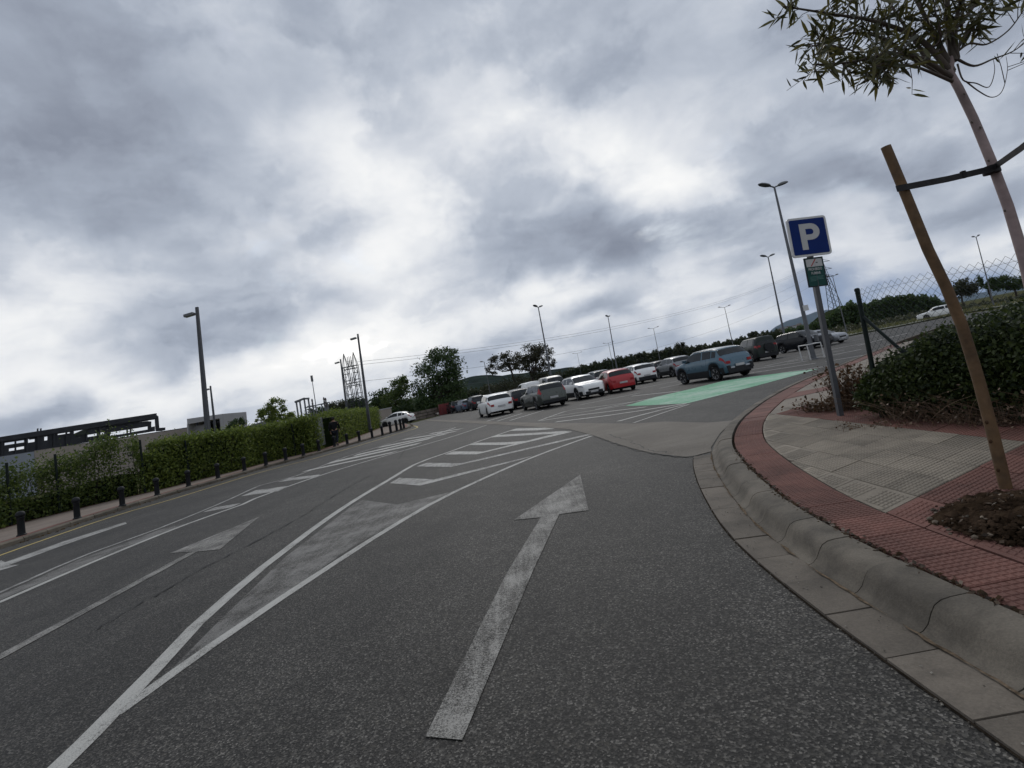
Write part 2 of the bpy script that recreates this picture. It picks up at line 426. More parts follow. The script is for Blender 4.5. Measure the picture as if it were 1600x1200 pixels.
# ------------------------------------------------------------------ painted markings (parts of the road)
M_line = paint('line_paint', (.47, .46, .425), .53, .46)
M_line_old = paint('old_line_paint', (.46, .45, .42), .62, .5)
M_ghost = paint('ghost_paint', (.30, .29, .27), .82, .8, .62)
M_yellow = paint('yellow_paint', (.56, .43, .14), .42, .3)
M_green = paint('green_paint', (.120, .385, .215), .60, 1.0, .95, (.36, .50, .40))
M_arrow = paint('arrow_paint', (.42, .405, .37), .72, .6, .8)
Z1, Z2, Z3 = .0022, .0030, .0040
def mark_line(pxs, width, mt=M_line, z=Z2, name='lane_line', step=.8):
    _lift[0] += 1; z += .00011 * _lift[0]
    return ribbon(name, smooth_line([G(*p) for p in pxs], step), width, z, mt, road)
def mark_poly(pxs, mt=M_line, z=Z2, name='hatch_stripe'):
    _lift[0] += 1; z += .00011 * _lift[0]
    return sheet(name, [G(*p) for p in pxs], z, mt, road)
# worn pale area inside the near end of the nose
mark_poly([(262, 1052), (330, 983), (444, 872), (552, 789), (567, 781.5), (621, 788.5), (716, 766), (645, 803), (550, 855), (412, 952), (350, 994), (281, 1047)], M_ghost, Z1, 'worn_patch')
mark_line([(-60, 1345), (92, 1200), (168, 1123), (235, 1054), (300, 983), (400, 895), (472, 840), (498, 820), (554, 782), (610, 748.5), (652, 724), (701, 706.5), (750, 689), (806, 670)], .13)
mark_line([(178, 1118), (280, 1047), (350, 995), (415, 951), (500, 895), (585, 840), (645, 804), (715, 766.5), (834, 714), (925, 681)], .11)
def z2(l, s=2.857, ox=400, oy=640): return [(ox + x / s, oy + y / s) for x, y in l]
for k, c in enumerate([
    [(597, 329), (640, 305), (795, 312), (1235, 207), (1190, 222), (735, 340)],
    [(717, 254), (762, 238), (917, 240), (1480, 110), (1497, 113), (870, 257)],
    [(842, 201), (882, 187), (1015, 188), (1380, 97), (1412, 99), (985, 200)],
    [(947, 159), (985, 149), (1125, 146), (1235, 138), (1180, 150), (1110, 158)],
    [(1040, 125), (1078, 114), (1378, 96), (1400, 99), (1330, 108)],
    [(1128, 95), (1165, 85), (1290, 81), (1335, 86), (1250, 93)]]):
    mark_poly(z2(c), M_line_old if k < 2 else M_line)
# double line with stripes to the left of our lane
mark_line([(-420, 1112), (-60, 966), (0, 941), (158, 873), (291, 819.5), (380, 788), (400, 778.5), (505, 741.5), (610, 710), (701, 684), (760, 664.5)], .13)
mark_line([(-420, 1098), (-60, 951), (0, 926.5), (127, 870), (253, 824), (348, 785), (412, 756.5), (459, 745), (540, 714), (596, 697), (666, 676), (708, 668)], .10, M_line_old)
mark_poly([(-40, 950), (0, 930), (127, 873), (253, 827), (289, 819), (158, 871), (0, 938), (-40, 960)], M_ghost, Z1, 'worn_patch')
def z1(l): return z2(l, 3.158, 0, 620)
for c in ([(1000, 571), (1062, 546), (1190, 525), (1140, 546)], [(1190, 491), (1262, 462), (1425, 440), (1375, 466)], [(1370, 421), (1430, 401), (1579, 384), (1560, 398)]):
    mark_poly(z1(c), M_line_old)
for c in ([(200, 281), (240, 268), (640, 183), (600, 196)], [(312, 245), (340, 232), (742, 146), (712, 158)], [(428, 210), (455, 199), (800, 121), (768, 133)],
          [(538, 173), (566, 163), (866, 104), (838, 113)], [(648, 137), (676, 129), (905, 94), (880, 101)], [(768, 111), (790, 104), (930, 83), (905, 89)]):
    mark_poly(z2(c), M_line)
mark_line([(-70, 896), (0, 868), (117, 827), (190, 803), (273, 779), (390, 743), (453, 726), (500, 714), (575, 692), (624, 677), (648, 670), (652, 667), (645, 665)], .12, M_yellow, name='edge_line')
# arrows
mark_poly([(665, 1152.5), (722.7, 1158), (780, 1020), (832, 895), (874, 804), (920, 798), (906.7, 742), (803, 813), (845, 809), (790, 900), (728, 1025)], M_arrow, name='arrow_marking')
_a, _b = G(-60, 1059.5), G(303, 862.5); _lift[0] += 1
ribbon('arrow_marking', [(_a[0] + (_b[0] - _a[0]) * t, _a[1] + (_b[1] - _a[1]) * t) for t in np.linspace(0, 1, 9)], .15, Z2 + .00011 * _lift[0], M_arrow, road)
mark_poly([(266, 864.5), (312, 862), (343.5, 859), (405, 808)], M_arrow, name='arrow_marking')
mark_poly([(-70, 912), (30, 883), (15, 883), (100, 852), (198, 818.5), (196, 816), (100, 846), (8, 879), (2, 876)], M_line_old, name='arrow_marking')
# parking hatch and green bay
def z4(l): return z2(l, 6.667, 860, 500)
mark_line([(841.5, 657.7), (890, 641), (923, 637), (1001, 626.5)], .13)
mark_line([(845, 657.5), (900, 649.5), (1010, 636)], .19)
mark_line([(868, 659.5), (960, 648), (1073, 630.3)], .22)
mark_line([(966, 658.5), (1020, 644), (1070, 632.5)], .18)
mark_line([(990, 661), (1040, 644), (1078, 631.5)], .09)
mark_line([(852, 653), (930, 641), (985, 632)], .13)
mark_poly([(977, 634.6), (1023.7, 620.7), (1079, 608), (1130, 595.5), (1172.5, 589), (1230, 582), (1279, 576.3), (1257.5, 582.5), (1183, 602.7), (1108.7, 621.8), (1074.7, 630.3), (1013, 633.5)], M_green, Z1, 'green_bay')
M_bay = paint('bay_paint', (.62, .61, .58), .38, .3)
bays = [[(905, 633), (1000, 614)], [(930, 640), (1050, 616)], [(986, 619), (1062, 611)], [(992, 608.5), (1064, 594)], [(1030, 607), (1074, 598)],
        [(1169, 583.5), (1274, 567.5)], [(1171, 578), (1262, 564)], [(1200, 586), (1300, 571)], [(1195, 572), (1262, 558)], [(1240, 560), (1320, 547)],
        [(1285, 558), (1345, 546)], [(1290, 548), (1350, 536)], [(1290, 565), (1350, 555)], [(1295, 540), (1350, 529)], [(1340, 540), (1420, 520)],
        [(759.5, 658.5), (800, 646.8)], [(777, 658), (816, 646)], [(797, 657), (850, 641)], [(680, 679), (712, 668)], [(1300, 533), (1345, 524)], [(1230, 566), (1290, 556)]]
for k, b_ in enumerate(bays): ribbon('bay_line', [G(*b_[0]), G(*b_[1])], .11, .0015 + .0001 * k, M_bay, road)

# concrete apron and dished channel across the mouth of the car park
def apron_mat():
    mt, n, b = principled('apron_concrete')
    P = n.node('ShaderNodeTexCoord').outputs['Object']; c, h = asphalt_color(n, P)
    st = n.node('ShaderNodeMapping'); n.set(st.inputs[0], P); st.inputs['Scale'].default_value = (.22, 1.3, 1); st.inputs['Rotation'].default_value = (0, 0, .5)
    f = n.noise(st.outputs[0], 1.0, 6, .65); f2 = n.noise(P, .7, 6, .6)
    base = n.ramp(n.math('ADD', n.math('MULTIPLY', f, .5), n.math('MULTIPLY', f2, .5)), [(.3, (.098, .083, .066)), (.5, (.150, .129, .102)), (.7, (.20, .178, .148))])
    n.l.new(n.mix(.30, base, n.vmath('SCALE', c, scale=2.2)), b.inputs['Base Color']); b.inputs['Roughness'].default_value = .8; b.inputs['Specular IOR Level'].default_value = .28
    return mt
M_apron = apron_mat()
apron = sheet('channel', [G(*p) for p in [(664, 655.5), (740, 657.3), (790, 659.5), (840, 661), (915, 661.5), (990, 662.3), (1040, 659), (1105, 661), (1146, 657.5), (1125, 678), (1111, 700), (1112, 706), (1089, 712), (1072, 714.5), (1036, 711), (1002, 705), (975, 697), (960, 692.5), (930, 681.5), (890, 671), (815, 666), (760, 662.5), (668, 657.5)]], Z3 + .0045, M_apron)
tag(apron, kind='structure')
M_tar = mat('tar', (.012, .012, .012), .7, var=.3, scale=9)
def crack(pxs, wd, jig, n=60, name='crack'):
    pts = smooth_line([G(*p) for p in pxs], .12); rr = random.Random(len(pts))
    off = [rr.uniform(-jig, jig) for _ in pts]
    pts = offset_line(pts, off); ws = [max(.004, wd * rr.uniform(.1, 1.2)) for _ in pts]
    a = offset_line(pts, [w_ / 2 for w_ in ws]); b = offset_line(pts, [-w_ / 2 for w_ in ws]); n = len(pts)
    return mesh_obj(name, [(x, y, Z3 + .0055) for x, y in b] + [(x, y, Z3 + .0055) for x, y in a], [(i, i + 1, n + i + 1, n + i) for i in range(n - 1)], M_tar, road)
crack([(928, 681.5), (960, 693), (1002, 705.5), (1036, 711.5), (1072, 715), (1090, 712.5)], .035, .03)
crack([(945, 678), (985, 690), (1010, 702), (1050, 709)], .03, .05)
crack([(238, 934), (330, 882), (420, 836), (470, 808), (530, 770), (580, 742)], .03, .03)
crack([(150, 985), (240, 930)], .02, .03)
crack([(622, 718), (632, 704), (640, 697)], .04, .02)

# ------------------------------------------------------------------ right kerb, gutter, paving
ZP = .13
K_px = [(1590, 1088), (1516, 1042), (1432, 993), (1401, 978), (1327, 930), (1261, 883), (1208, 846.6), (1175, 816), (1129, 755.5), (1115, 727), (1112, 708), (1125, 680), (1150, 656), (1190, 629), (1240, 603.5), (1300, 579)]
KP = smooth_line([(1.62, -4), (1.62, -1)] + [G(*p) for p in K_px] + [(14.6, 21.5), (20, 26.8), (28, 34)], .02)
_k = np.array(KP); _n = 45
_pad = np.concatenate([np.repeat(_k[:1], _n, 0) - np.arange(_n, 0, -1)[:, None] * (_k[1] - _k[0]), _k, np.repeat(_k[-1:], _n, 0) + np.arange(1, _n + 1)[:, None] * (_k[-1] - _k[-2])])
for _ in range(2): _pad = np.stack([np.convolve(_pad[:, c], np.ones(_n) / _n, 'same') for c in (0, 1)], axis=1)
KP = [tuple(p) for p in _pad[_n:-_n]]
KP_S = np.concatenate([[0], np.cumsum(np.linalg.norm(np.diff(np.array(KP), axis=0), axis=1))])
KP_A = np.array(KP)
def K_at(s, off):
    """point at arc length s along the kerb foot, off metres towards the pavement"""
    x = np.interp(s, KP_S, KP_A[:, 0]); y = np.interp(s, KP_S, KP_A[:, 1])
    x2 = np.interp(s + .15, KP_S, KP_A[:, 0]) - np.interp(s - .15, KP_S, KP_A[:, 0]); y2 = np.interp(s + .15, KP_S, KP_A[:, 1]) - np.interp(s - .15, KP_S, KP_A[:, 1])
    l = math.hypot(x2, y2) or 1
    return (float(x + y2 / l * off), float(y - x2 / l * off))
def K_s(y): return float(np.interp(y, KP_A[:, 1], KP_S))
M_kerb = concrete('kerb_concrete', (.130, .112, .088), .30, 2.6, .16)
M_gut = concrete('gutter_concrete', (.138, .117, .093), .45, 2.6, .22)
M_soil = mat('joint_soil', (.030, .024, .018), .95, var=.3, scale=12, bump=.5, spec=0)
M_red = concrete('red_tile', (.155, .069, .053), .50, 2.2, .20)
M_grey = concrete('grey_tile', (.235, .202, .158), .58, 2.0, .20)
pave_poly = [K_at(s, .30) for s in np.arange(0, KP_S[-1], .5)] + [(30, 30), (30, -4)]
pave = MB().prism(pave_poly, -.02, ZP - .03).build('pavement', M_soil); tag(pave, kind='structure')
kerb = empty('kerb'); tag(kerb, kind='structure')
prof = [(0, .004), (.035, .014), (.065, .038), (.092, .082), (.118, .113), (.155, .130), (.20, .135), (.295, .137)]
s = .1; rk = random.Random(3)
while s < KP_S[-1] - .6:
    y_ = K_at(s, 0)[1]; stp = .46 if y_ < 14 else 1.0
    mb = MB(); dz = rk.uniform(-.004, .004); g_ = .003; k = 4; n = len(prof)
    for i in range(k + 1):
        ss = s + g_ + (stp - 2 * g_) * i / k
        for o_, z_ in prof: mb.V.append((*K_at(ss, o_), z_ + dz * (z_ > .05)))
        mb.V.append((*K_at(ss, .295), -.05)); mb.V.append((*K_at(ss, 0), -.05))
    r_ = n + 2
    for i in range(k):
        for j in range(r_): mb.F.append((i * r_ + j, i * r_ + (j + 1) % r_, (i + 1) * r_ + (j + 1) % r_, (i + 1) * r_ + j))
    mb.F.append(tuple(range(r_))); mb.F.append(tuple(reversed(range(k * r_, (k + 1) * r_))))
    mb.F = [f[::-1] for f in mb.F]
    mb.build('kerb_stone', M_kerb, kerb, 50); s += stp
sg = K_s(G(1087, 716)[1]); s = .1
gutter = empty('gutter'); tag(gutter, kind='structure')
while s < sg:
    w_ = .42
    if s + w_ > sg: w_ = sg - s + .02
    mb = MB(); g_ = .0045; e = K_at(s, 0); a = [K_at(s + g_, -.245), K_at(s + w_ - g_, -.245), K_at(s + w_ - g_, -.004), K_at(s + g_, -.004)]
    zj = rk.uniform(.012, .020)
    V = [(*p, -.04) for p in a] + [(a[0][0], a[0][1], zj), (a[1][0], a[1][1], zj), (a[2][0], a[2][1], zj - .004), (a[3][0], a[3][1], zj - .004)]
    mb.add(V, [(0, 1, 2, 3), (7, 6, 5, 4), (0, 4, 5, 1), (1, 5, 6, 2), (2, 6, 7, 3), (3, 7, 4, 0)])
    mb.F = [f[::-1] for f in mb.F] if rk.random() < 0 else mb.F
    mb.build('gutter_slab', M_gut, gutter); s += w_
# bed under gutter slabs, and the sandy seam where gutter meets kerb
bed = ribbon('gutter_bed', [K_at(s_, -.12) for s_ in np.arange(0, sg, .2)], .27, .005, M_soil, gutter)
M_sand = mat('sand', (.125, .095, .066), .95, var=.35, scale=30, spec=0)
def sand_strip(off, s0, s1, w_, z, seed):
    rr = random.Random(seed); q = s0
    while q < s1:
        L_ = rr.uniform(.15, .9); pts = [K_at(q + L_ * t / 8, off + rr.uniform(-.006, .006)) for t in range(9)]
        ws = [max(.002, w_ * math.sin(math.pi * (t + .15) / 8.3) * rr.uniform(.4, 1.2)) for t in range(9)]
        a = offset_line(pts, [x / 2 for x in ws]); b_ = offset_line(pts, [-x / 2 for x in ws])
        mesh_obj('sand_seam', [(x, y, z) for x, y in b_] + [(x, y, z) for x, y in a], [(k, k + 1, 10 + k, 9 + k) for k in range(8)], M_sand, gutter)
        q += L_ + rr.uniform(-.03, .12)
sand_strip(-.006, 0, sg, .022, .0212, 4)

# grit washed into the gutter and along the edge of the asphalt
gmb = MB(); r5 = np.random.default_rng(11)
for _ in range(520):
    q = r5.uniform(.1, sg); edge = r5.uniform() < .6
    x, y = K_at(q, (-.262 + r5.normal() * .018) if edge else r5.uniform(-.23, -.01)); z = .004 if edge else .021; r_ = r5.uniform(.002, .0075)
    V = [(x + r_ * math.cos(a) * r5.uniform(.6, 1.3), y + r_ * math.sin(a) * r5.uniform(.6, 1.3), z) for a in (0, 1.26, 2.5, 3.8, 5.0)] + [(x, y, z + r_ * .9)]
    gmb.add(V, [(0, 1, 5), (1, 2, 5), (2, 3, 5), (3, 4, 5), (4, 0, 5)])
tag(gmb.build('grit', leafmat('grit_stone', (.06, .05, .04), (.34, .31, .26), rough=.8, trans=0), gutter), kind='stuff')

def tile(name, quad, mt, pads, zt=ZP, parent=pave, jit=.0025, padquad=None):
    """paving tile: bevelled slab, with the raised pads of its face where they can be seen"""
    q = [np.array(p, float) for p in quad]; mb = MB()
    rz = random.uniform(-jit, jit); cz = [zt + rz + random.uniform(-jit, jit) * .5 for _ in q]
    c = sum(q) / len(q); inn = [c + (p - c) * .976 for p in q]; n = len(q)
    V = [(*p, zt - .035) for p in inn] + [(*p, z_ - .004) for p, z_ in zip(inn, cz)]
    f = [tuple(range(n, 2 * n))] + [(i, (i + 1) % n, n + (i + 1) % n, n + i) for i in range(n)]
    mb.add(V, f)
    if pads:
        full = inn if padquad is None else [np.array(p, float) for p in padquad]
        def P(u, v): return ((1 - u) * (1 - v) * full[0] + u * (1 - v) * full[1] + u * v * full[2] + (1 - u) * v * full[3])
        def inside(p):
            sg_ = [(inn[(k + 1) % n][0] - inn[k][0]) * (p[1] - inn[k][1]) - (inn[(k + 1) % n][1] - inn[k][1]) * (p[0] - inn[k][0]) for k in range(n)]
            return all(x >= 0 for x in sg_) or all(x <= 0 for x in sg_)
        nu, nv = pads
        for i in range(nu):
            for j in range(nv):
                a, b, cc, d = (i + .06) / nu, (i + .94) / nu, (j + .08) / nv, (j + .92) / nv
                e, h = .10 / nu, .10 / nv
                lo = [P(a, cc), P(b, cc), P(b, d), P(a, d)]
                if padquad is not None and not all(inside(p) for p in lo): continue
                hi = [P(a + e, cc + h), P(b - e, cc + h), P(b - e, d - h), P(a + e, d - h)]
                zz = sum(cz) / n
                k = len(mb.V); mb.V += [(*p, zz - .004) for p in lo] + [(*p, zz + .0005) for p in hi]
                mb.F += [(k + 4, k + 5, k + 6, k + 7)] + [(k + t, k + (t + 1) % 4, k + 4 + (t + 1) % 4, k + 4 + t) for t in range(4)]
    return mb.build(name, mt, parent)
# red border along the kerb
s = K_s(-.6)
while s < K_s(24):
    y_ = K_at(s, .5)[1]; st = .40 if y_ < 12 else .8
    a, b, c_, d = K_at(s, .325), K_at(s + st, .325), K_at(s + st, .715), K_at(s, .715)
    tile('paving_tile', [a, d, c_, b], M_red, (9, 9) if y_ < 9 else None); s += st
# grey field, laid askew to the kerb
O = np.array(G(1379, 802.7, ZP)); E2 = np.array(G(1600, 693, ZP)) - O; U = E2 / np.linalg.norm(E2) * .46; Vv = np.array((.012, .36))
inner = [np.array(K_at(s_, .725)) for s_ in np.arange(0, K_s(22), .1)]
inner_a = np.array(inner)
pit_c = np.array(G(1582, 803, ZP)) + np.array((.05, -.17)); PIT_R = .50
def clip_band(poly):
    c = sum(poly) / len(poly); i = int(np.argmin(np.linalg.norm(inner_a - c, axis=1))); i = min(max(i, 1), len(inner) - 2)
    p, t = inner[i], inner[i + 1] - inner[i - 1]; nrm = np.array((t[1], -t[0])); nrm /= np.linalg.norm(nrm)
    out = []; n = len(poly)
    for k in range(n):
        a, b = poly[k], poly[(k + 1) % n]; da, db = (a - p) @ nrm, (b - p) @ nrm
        if da >= 0: out.append(a)
        if (da >= 0) != (db >= 0): out.append(a + (b - a) * da / (da - db))
    return out
def back_x(y): return 4.52 + .02 * (y - 5)
for i in range(-3, 12):
    for j in range(-9, 22):
        quad = [O + U * i + Vv * j, O + U * (i + 1) + Vv * j, O + U * (i + 1) + Vv * (j + 1), O + U * i + Vv * (j + 1)]
        c = sum(quad) / 4
        if c[1] < .6 or c[1] > 9.6 or c[0] > (5.6 if c[1] < 4.6 else back_x(c[1]) + .75): continue
        if np.linalg.norm(c - pit_c) < PIT_R - .27: continue
        q = clip_band(quad)
        if len(q) < 3: continue
        ar = abs(sum(q[k][0] * q[(k + 1) % len(q)][1] - q[(k + 1) % len(q)][0] * q[k][1] for k in range(len(q)))) / 2
        if ar < .008: continue
        red = j < 0 or (c[0] > back_x(c[1]) and j >= 0)
        whole = len(q) == 4 and ar > .97 * abs(U[0] * Vv[1] - U[1] * Vv[0])
        tile('paving_tile', q, M_red if red else M_grey, (9, 8), padquad=None if whole else quad)
# farther paving beyond the tiles that can be told apart
M_far_pave = concrete('far_paving', (.205, .175, .140), .75, 1.2)
far_poly = [K_at(s_, .73) for s_ in np.arange(K_s(9.0), K_s(25), .5)] + [(24, 26), (11, 14.4), (7.5, 11.2), (5.6, 9.4)]
sheet('paving_bed', far_poly, ZP - .012, M_far_pave, pave)
sheet('red_strip', [G(1216, 626, ZP), G(1240, 613, ZP), G(1300, 602, ZP), G(1300, 607.5, ZP), G(1235, 621.5, ZP)], ZP - .006, M_red, pave)

# ------------------------------------------------------------------ left kerb, pavement
M_lpave = concrete('left_paving', (.205, .165, .135), .75, 1.0)
M_lkerb = concrete('left_kerb_concrete', (.135, .115, .088), .5, 1.6, .15)
LB = smooth_line([(-16.3, -8), (-16.3, 4)] + [G(*p, .12) for p in [(0, 826), (92, 802), (183, 780), (250, 765), (312, 749), (375, 734), (406, 725), (453, 713.5), (500, 703), (545, 687), (597, 667)]], 1.0)
lk_in = offset_line(LK, .16)
lpave = MB().prism(orient(lk_in[:-2] + [G(612, 664, .12)] + LB[::-1]), -.05, .12).build('left_pavement', M_lpave); tag(lpave, kind='structure')
red_l = [p for p in offset_line(LK, .40)][2:-8]
ribbon('red_strip', red_l, .30, .126, concrete('left_red', (.17, .075, .055), .7, 1.0), lpave)
ribbon('red_strip', offset_line(LB, -.2), .34, .126, MATS['left_red'], lpave)
lkerb = empty('left_kerb'); tag(lkerb, kind='structure')
for i in range(14, len(LK) - 1, 2):
    a, b = LK[i], LK[min(i + 2, len(LK) - 1)]
    ai, bi = lk_in[i], lk_in[min(i + 2, len(LK) - 1)]
    f = .012
    def L_(p, q, t): return (p[0] + (q[0] - p[0]) * t, p[1] + (q[1] - p[1]) * t)
    a, b, ai, bi = L_(a, b, f), L_(b, a, f), L_(ai, bi, f), L_(bi, ai, f)
    ac, bc = L_(a, ai, .25), L_(b, bi, .25)
    V = [(*a, -.03), (*b, -.03), (*b, .09), (*a, .09), (*bc, .128), (*ac, .128), (*bi, .131), (*ai, .131), (*ai, -.03), (*bi, -.03)]
    MB().add(V, [(0, 1, 2, 3)[::-1], (3, 2, 4, 5)[::-1], (5, 4, 6, 7)[::-1], (7, 6, 9, 8)[::-1], (0, 3, 5, 7, 8), (1, 9, 6, 4, 2)]).build('kerb_stone', M_lkerb, lkerb)
# leaf litter and grit lying along the foot of the left kerb
ll = []
for p in LK[12:]:
    for _ in range(9): ll.append((p[0] + rng.normal() * .10 + .08, p[1] + rng.uniform(0, .5), .015))
lit = quads_obj('leaf_litter', leaves(ll, .07, .8), leafmat('litter', (.05, .032, .016), (.14, .09, .04))); tag(lit, kind='stuff')

# ================================================================== CARS
M_glass = mat('car_glass', (.005, .008, .009), .04, var=.05, spec=.42)
M_tyre = mat('tyre', (.014, .014, .014), .85, var=.2)
M_rim = mat('alloy_rim', (.42, .42, .43), .35, metal=.7, var=.1)
M_rimdark = mat('dark_rim', (.06, .06, .06), .4, metal=.5)
M_under = mat('car_underside', (.008, .008, .008), .9)
M_clad = mat('grey_plastic', (.022, .023, .025), .65)
M_tail = mat('tail_lamp', (.30, .012, .016), .22, var=.1)
M_head = mat('head_lamp', (.45, .47, .50), .12, var=.1)
M_plate = mat('plate', (.42, .42, .42), .5)
M_chrome = mat('chrome', (.55, .55, .55), .2, metal=1.0)
def car_paint(name, col, rough=.32, metal=.0):
    return mat('paint_' + name, col, rough, metal, var=.04, scale=1.5, coat=.35 if max(col) > .05 else .08, spec=.35 if max(col) > .05 else .2)
PROFILES = {   # distance from the nose / length, height / overall height; then windscreen, roof and tailgate stations
 'hatch': ([(0, .42), (.012, .50), (.05, .555), (.12, .60), (.20, .635), (.255, .665), (.40, .94), (.47, .99), (.60, 1.0), (.78, .975), (.875, .93), (.955, .685), (.985, .62), (1, .46)], .255, .40, .875, .955, .645),
 'suv': ([(0, .44), (.01, .54), (.04, .595), (.12, .63), (.20, .655), (.25, .685), (.385, .94), (.45, .99), (.58, 1.0), (.78, .98), (.885, .94), (.955, .70), (.985, .64), (1, .46)], .25, .385, .885, .955, .66),
 'wagon': ([(0, .42), (.012, .50), (.05, .56), (.14, .61), (.24, .65), (.285, .68), (.40, .94), (.46, .99), (.60, 1.0), (.84, .985), (.925, .95), (.975, .69), (.99, .63), (1, .46)], .285, .40, .925, .975, .65),
 'offroad': ([(0, .44), (.008, .56), (.03, .61), (.15, .63), (.27, .655), (.295, .68), (.37, .95), (.41, .99), (.55, 1.0), (.90, 1.0), (.975, .985), (.992, .66), (.996, .60), (1, .42)], .295, .37, .975, .992, .64),
 'van': ([(0, .34), (.015, .44), (.06, .50), (.14, .54), (.17, .56), (.31, .92), (.37, .98), (.5, 1.0), (.85, 1.0), (.975, .97), (.992, .58), (.996, .52), (1, .36)], .17, .31, .975, .992, .55),
 'coupe_hatch': ([(0, .40), (.012, .47), (.05, .54), (.14, .60), (.22, .65), (.40, .92), (.50, 1.0), (.62, .99), (.76, .94), (.86, .86), (.95, .70), (.985, .63), (1, .45)], .22, .42, .84, .955, .655),
}
_wheel_mesh = {}
def wheel_parts(rim_mat):
    if rim_mat.name not in _wheel_mesh:
        mb = MB().lathe([(.70, -.30), (.90, -.33), (1.0, -.26), (1.0, .26), (.90, .33), (.70, .30)], 24, axis='Y')
        t = mb.build('wheel', M_tyre, None, 40)
        r = MB(); r.lathe([(.02, .20), (.16, .24), (.16, .26), (.02, .27)], 12, axis='Y')
        r.lathe([(.66, .28), (.72, .31), (.72, .24), (.64, .20)], 24, axis='Y')
        for k in range(5):
            a = 2 * math.pi * k / 5
            for da in (-.13, .13):
                r.bar((math.cos(a + da) * .12, .24, math.sin(a + da) * .12), (math.cos(a + da * .8) * .68, .27, math.sin(a + da * .8) * .68), .10, .05)
        back = MB().lathe([(.70, .02), (.70, .05), (.05, .05)], 20, axis='Y')
        ro = r.build('rim', rim_mat, None, 40)
        me_t, me_r = t.data, ro.data
        bpy.data.objects.remove(t); bpy.data.objects.remove(ro)
        hub = back.build('brake_disc', M_under); me_h = hub.data; bpy.data.objects.remove(hub)
        _wheel_mesh[rim_mat.name] = (me_t, me_r, me_h)
    return _wheel_mesh[rim_mat.name]
def make_car(name, label, cat, loc, heading, paint_, L=4.2, W=1.78, H=1.5, wb=2.6, fo=.85, kind='hatch', wr=.315, clad=False, rails=False,
             rim=None, tail='corner', group='cars in the car park', roof_mat=None, spare=False, fog=False, detail=True):
    root = empty(name, (loc[0], loc[1], 0), heading, label, cat, group)
    prof_, a0, a1, b0, b1, beltf = PROFILES[kind]
    # the car's own frame: x forward, origin midway between the axles on the ground
    xf = wb / 2 + fo
    def X(s): return xf - s * L
    ss = sorted(set([round(v, 4) for v in list(np.linspace(0, 1, 45)) + [p[0] for p in prof_]] +
                [round((xf - xa + d) / L, 4) for xa in (wb / 2, -wb / 2) for d in (-wr - .06, -wr * .8, -wr * .45, 0, wr * .45, wr * .8, wr + .06)]))
    px_, pz_ = [p[0] for p in prof_], [p[1] * H for p in prof_]
    def zt(s): return float(np.interp(s, px_, pz_)) * .6 + float(np.mean([np.interp(min(1, max(0, s + d)), px_, pz_) for d in (-.018, -.009, .009, .018)])) * .4
    def belt(s): return min(H * beltf + .06 * (s - .5) * H * .6, zt(s) - .025)
    def hw(s):
        d1, d2 = s * L, (1 - s) * L
        t = max(0, 1 - d1 / .62); u = max(0, 1 - d2 / .45)
        return W / 2 * (1 - .30 * t ** 2.2 - .17 * u ** 2.2)
    def zb(s):
        x = X(s); z = .20 + .10 * max(0, 1 - s * L / .5) + .12 * max(0, 1 - (1 - s) * L / .5)
        for xa in (wb / 2, -wb / 2):
            r = wr + .055
            if abs(x - xa) < r: z = max(z, wr + math.sqrt(max(0, r * r - (x - xa) ** 2)))
        return z
    NR = 8
    def row(s):
        w_, t, b, z0 = hw(s), zt(s), belt(s), zb(s); z0 = min(z0, b - .06)
        g_ = max(0, t - b); wr_ = w_ * .955 - .27 * g_ - .03; e = min(.075, g_ * .35)
        return [(w_ * .93, z0), (w_ * .985, z0 + .07), (w_ * 1.0, z0 + (b - z0) * .5), (w_ * .99, z0 + (b - z0) * .82), (w_ * .955, b), (wr_, t - e), (wr_ * .80, t - e * .12), (0, t + .012)]
    def S(s, v, side=1, off=0.0):
        r = row(s); i = min(int(v), NR - 2); f = v - i
        y = r[i][0] * (1 - f) + r[i + 1][0] * f; z = r[i][1] * (1 - f) + r[i + 1][1] * f
        p = Vector((X(s), y * side, z))
        if off:
            dv = Vector((0, (r[i + 1][0] - r[i][0]) * side, r[i + 1][1] - r[i][1]))
            r2 = row(min(1, s + .004)); r1 = row(max(0, s - .004))
            def at_(rr): return rr[i][0] * (1 - f) + rr[i + 1][0] * f, rr[i][1] * (1 - f) + rr[i + 1][1] * f
            A_, B_ = at_(r2), at_(r1)
            ds = Vector((X(min(1, s + .004)) - X(max(0, s - .004)), (A_[0] - B_[0]) * side, A_[1] - B_[1]))
            nn = dv.cross(ds); 
            if nn.length > 1e-9:
                nn.normalize()
                if nn.dot(Vector((0, y * side, z - .55))) < 0: nn = -nn
                p += nn * off
        return p
    # body shell
    mb = MB(); n = len(ss)
    for s in ss:
        for side in (1, -1):
            for (y, z) in row(s): mb.V.append((X(s), y * side, z))
    W2 = NR * 2
    for i in range(n - 1):
        for j in range(NR - 1):
            a = i * W2 + j; mb.F.append((a, a + 1, a + W2 + 1, a + W2))
            a = i * W2 + NR + j; mb.F.append((a, a + W2, a + W2 + 1, a + 1))
    for e, rev in ((0, False), ((n - 1) * W2, True)):
        f = [e + j for j in range(NR)] + [e + NR + j for j in reversed(range(NR))]
        mb.F.append(tuple(f) if rev else tuple(reversed(f)))
    bm = bmesh.new(); vs = [bm.verts.new(v) for v in mb.V]
    for f in mb.F: bm.faces.new([vs[i] for i in f])
    bmesh.ops.remove_doubles(bm, verts=bm.verts, dist=.0005); bmesh.ops.recalc_face_normals(bm, faces=bm.faces)
    me = bpy.data.meshes.new('body'); bm.to_mesh(me); bm.free()
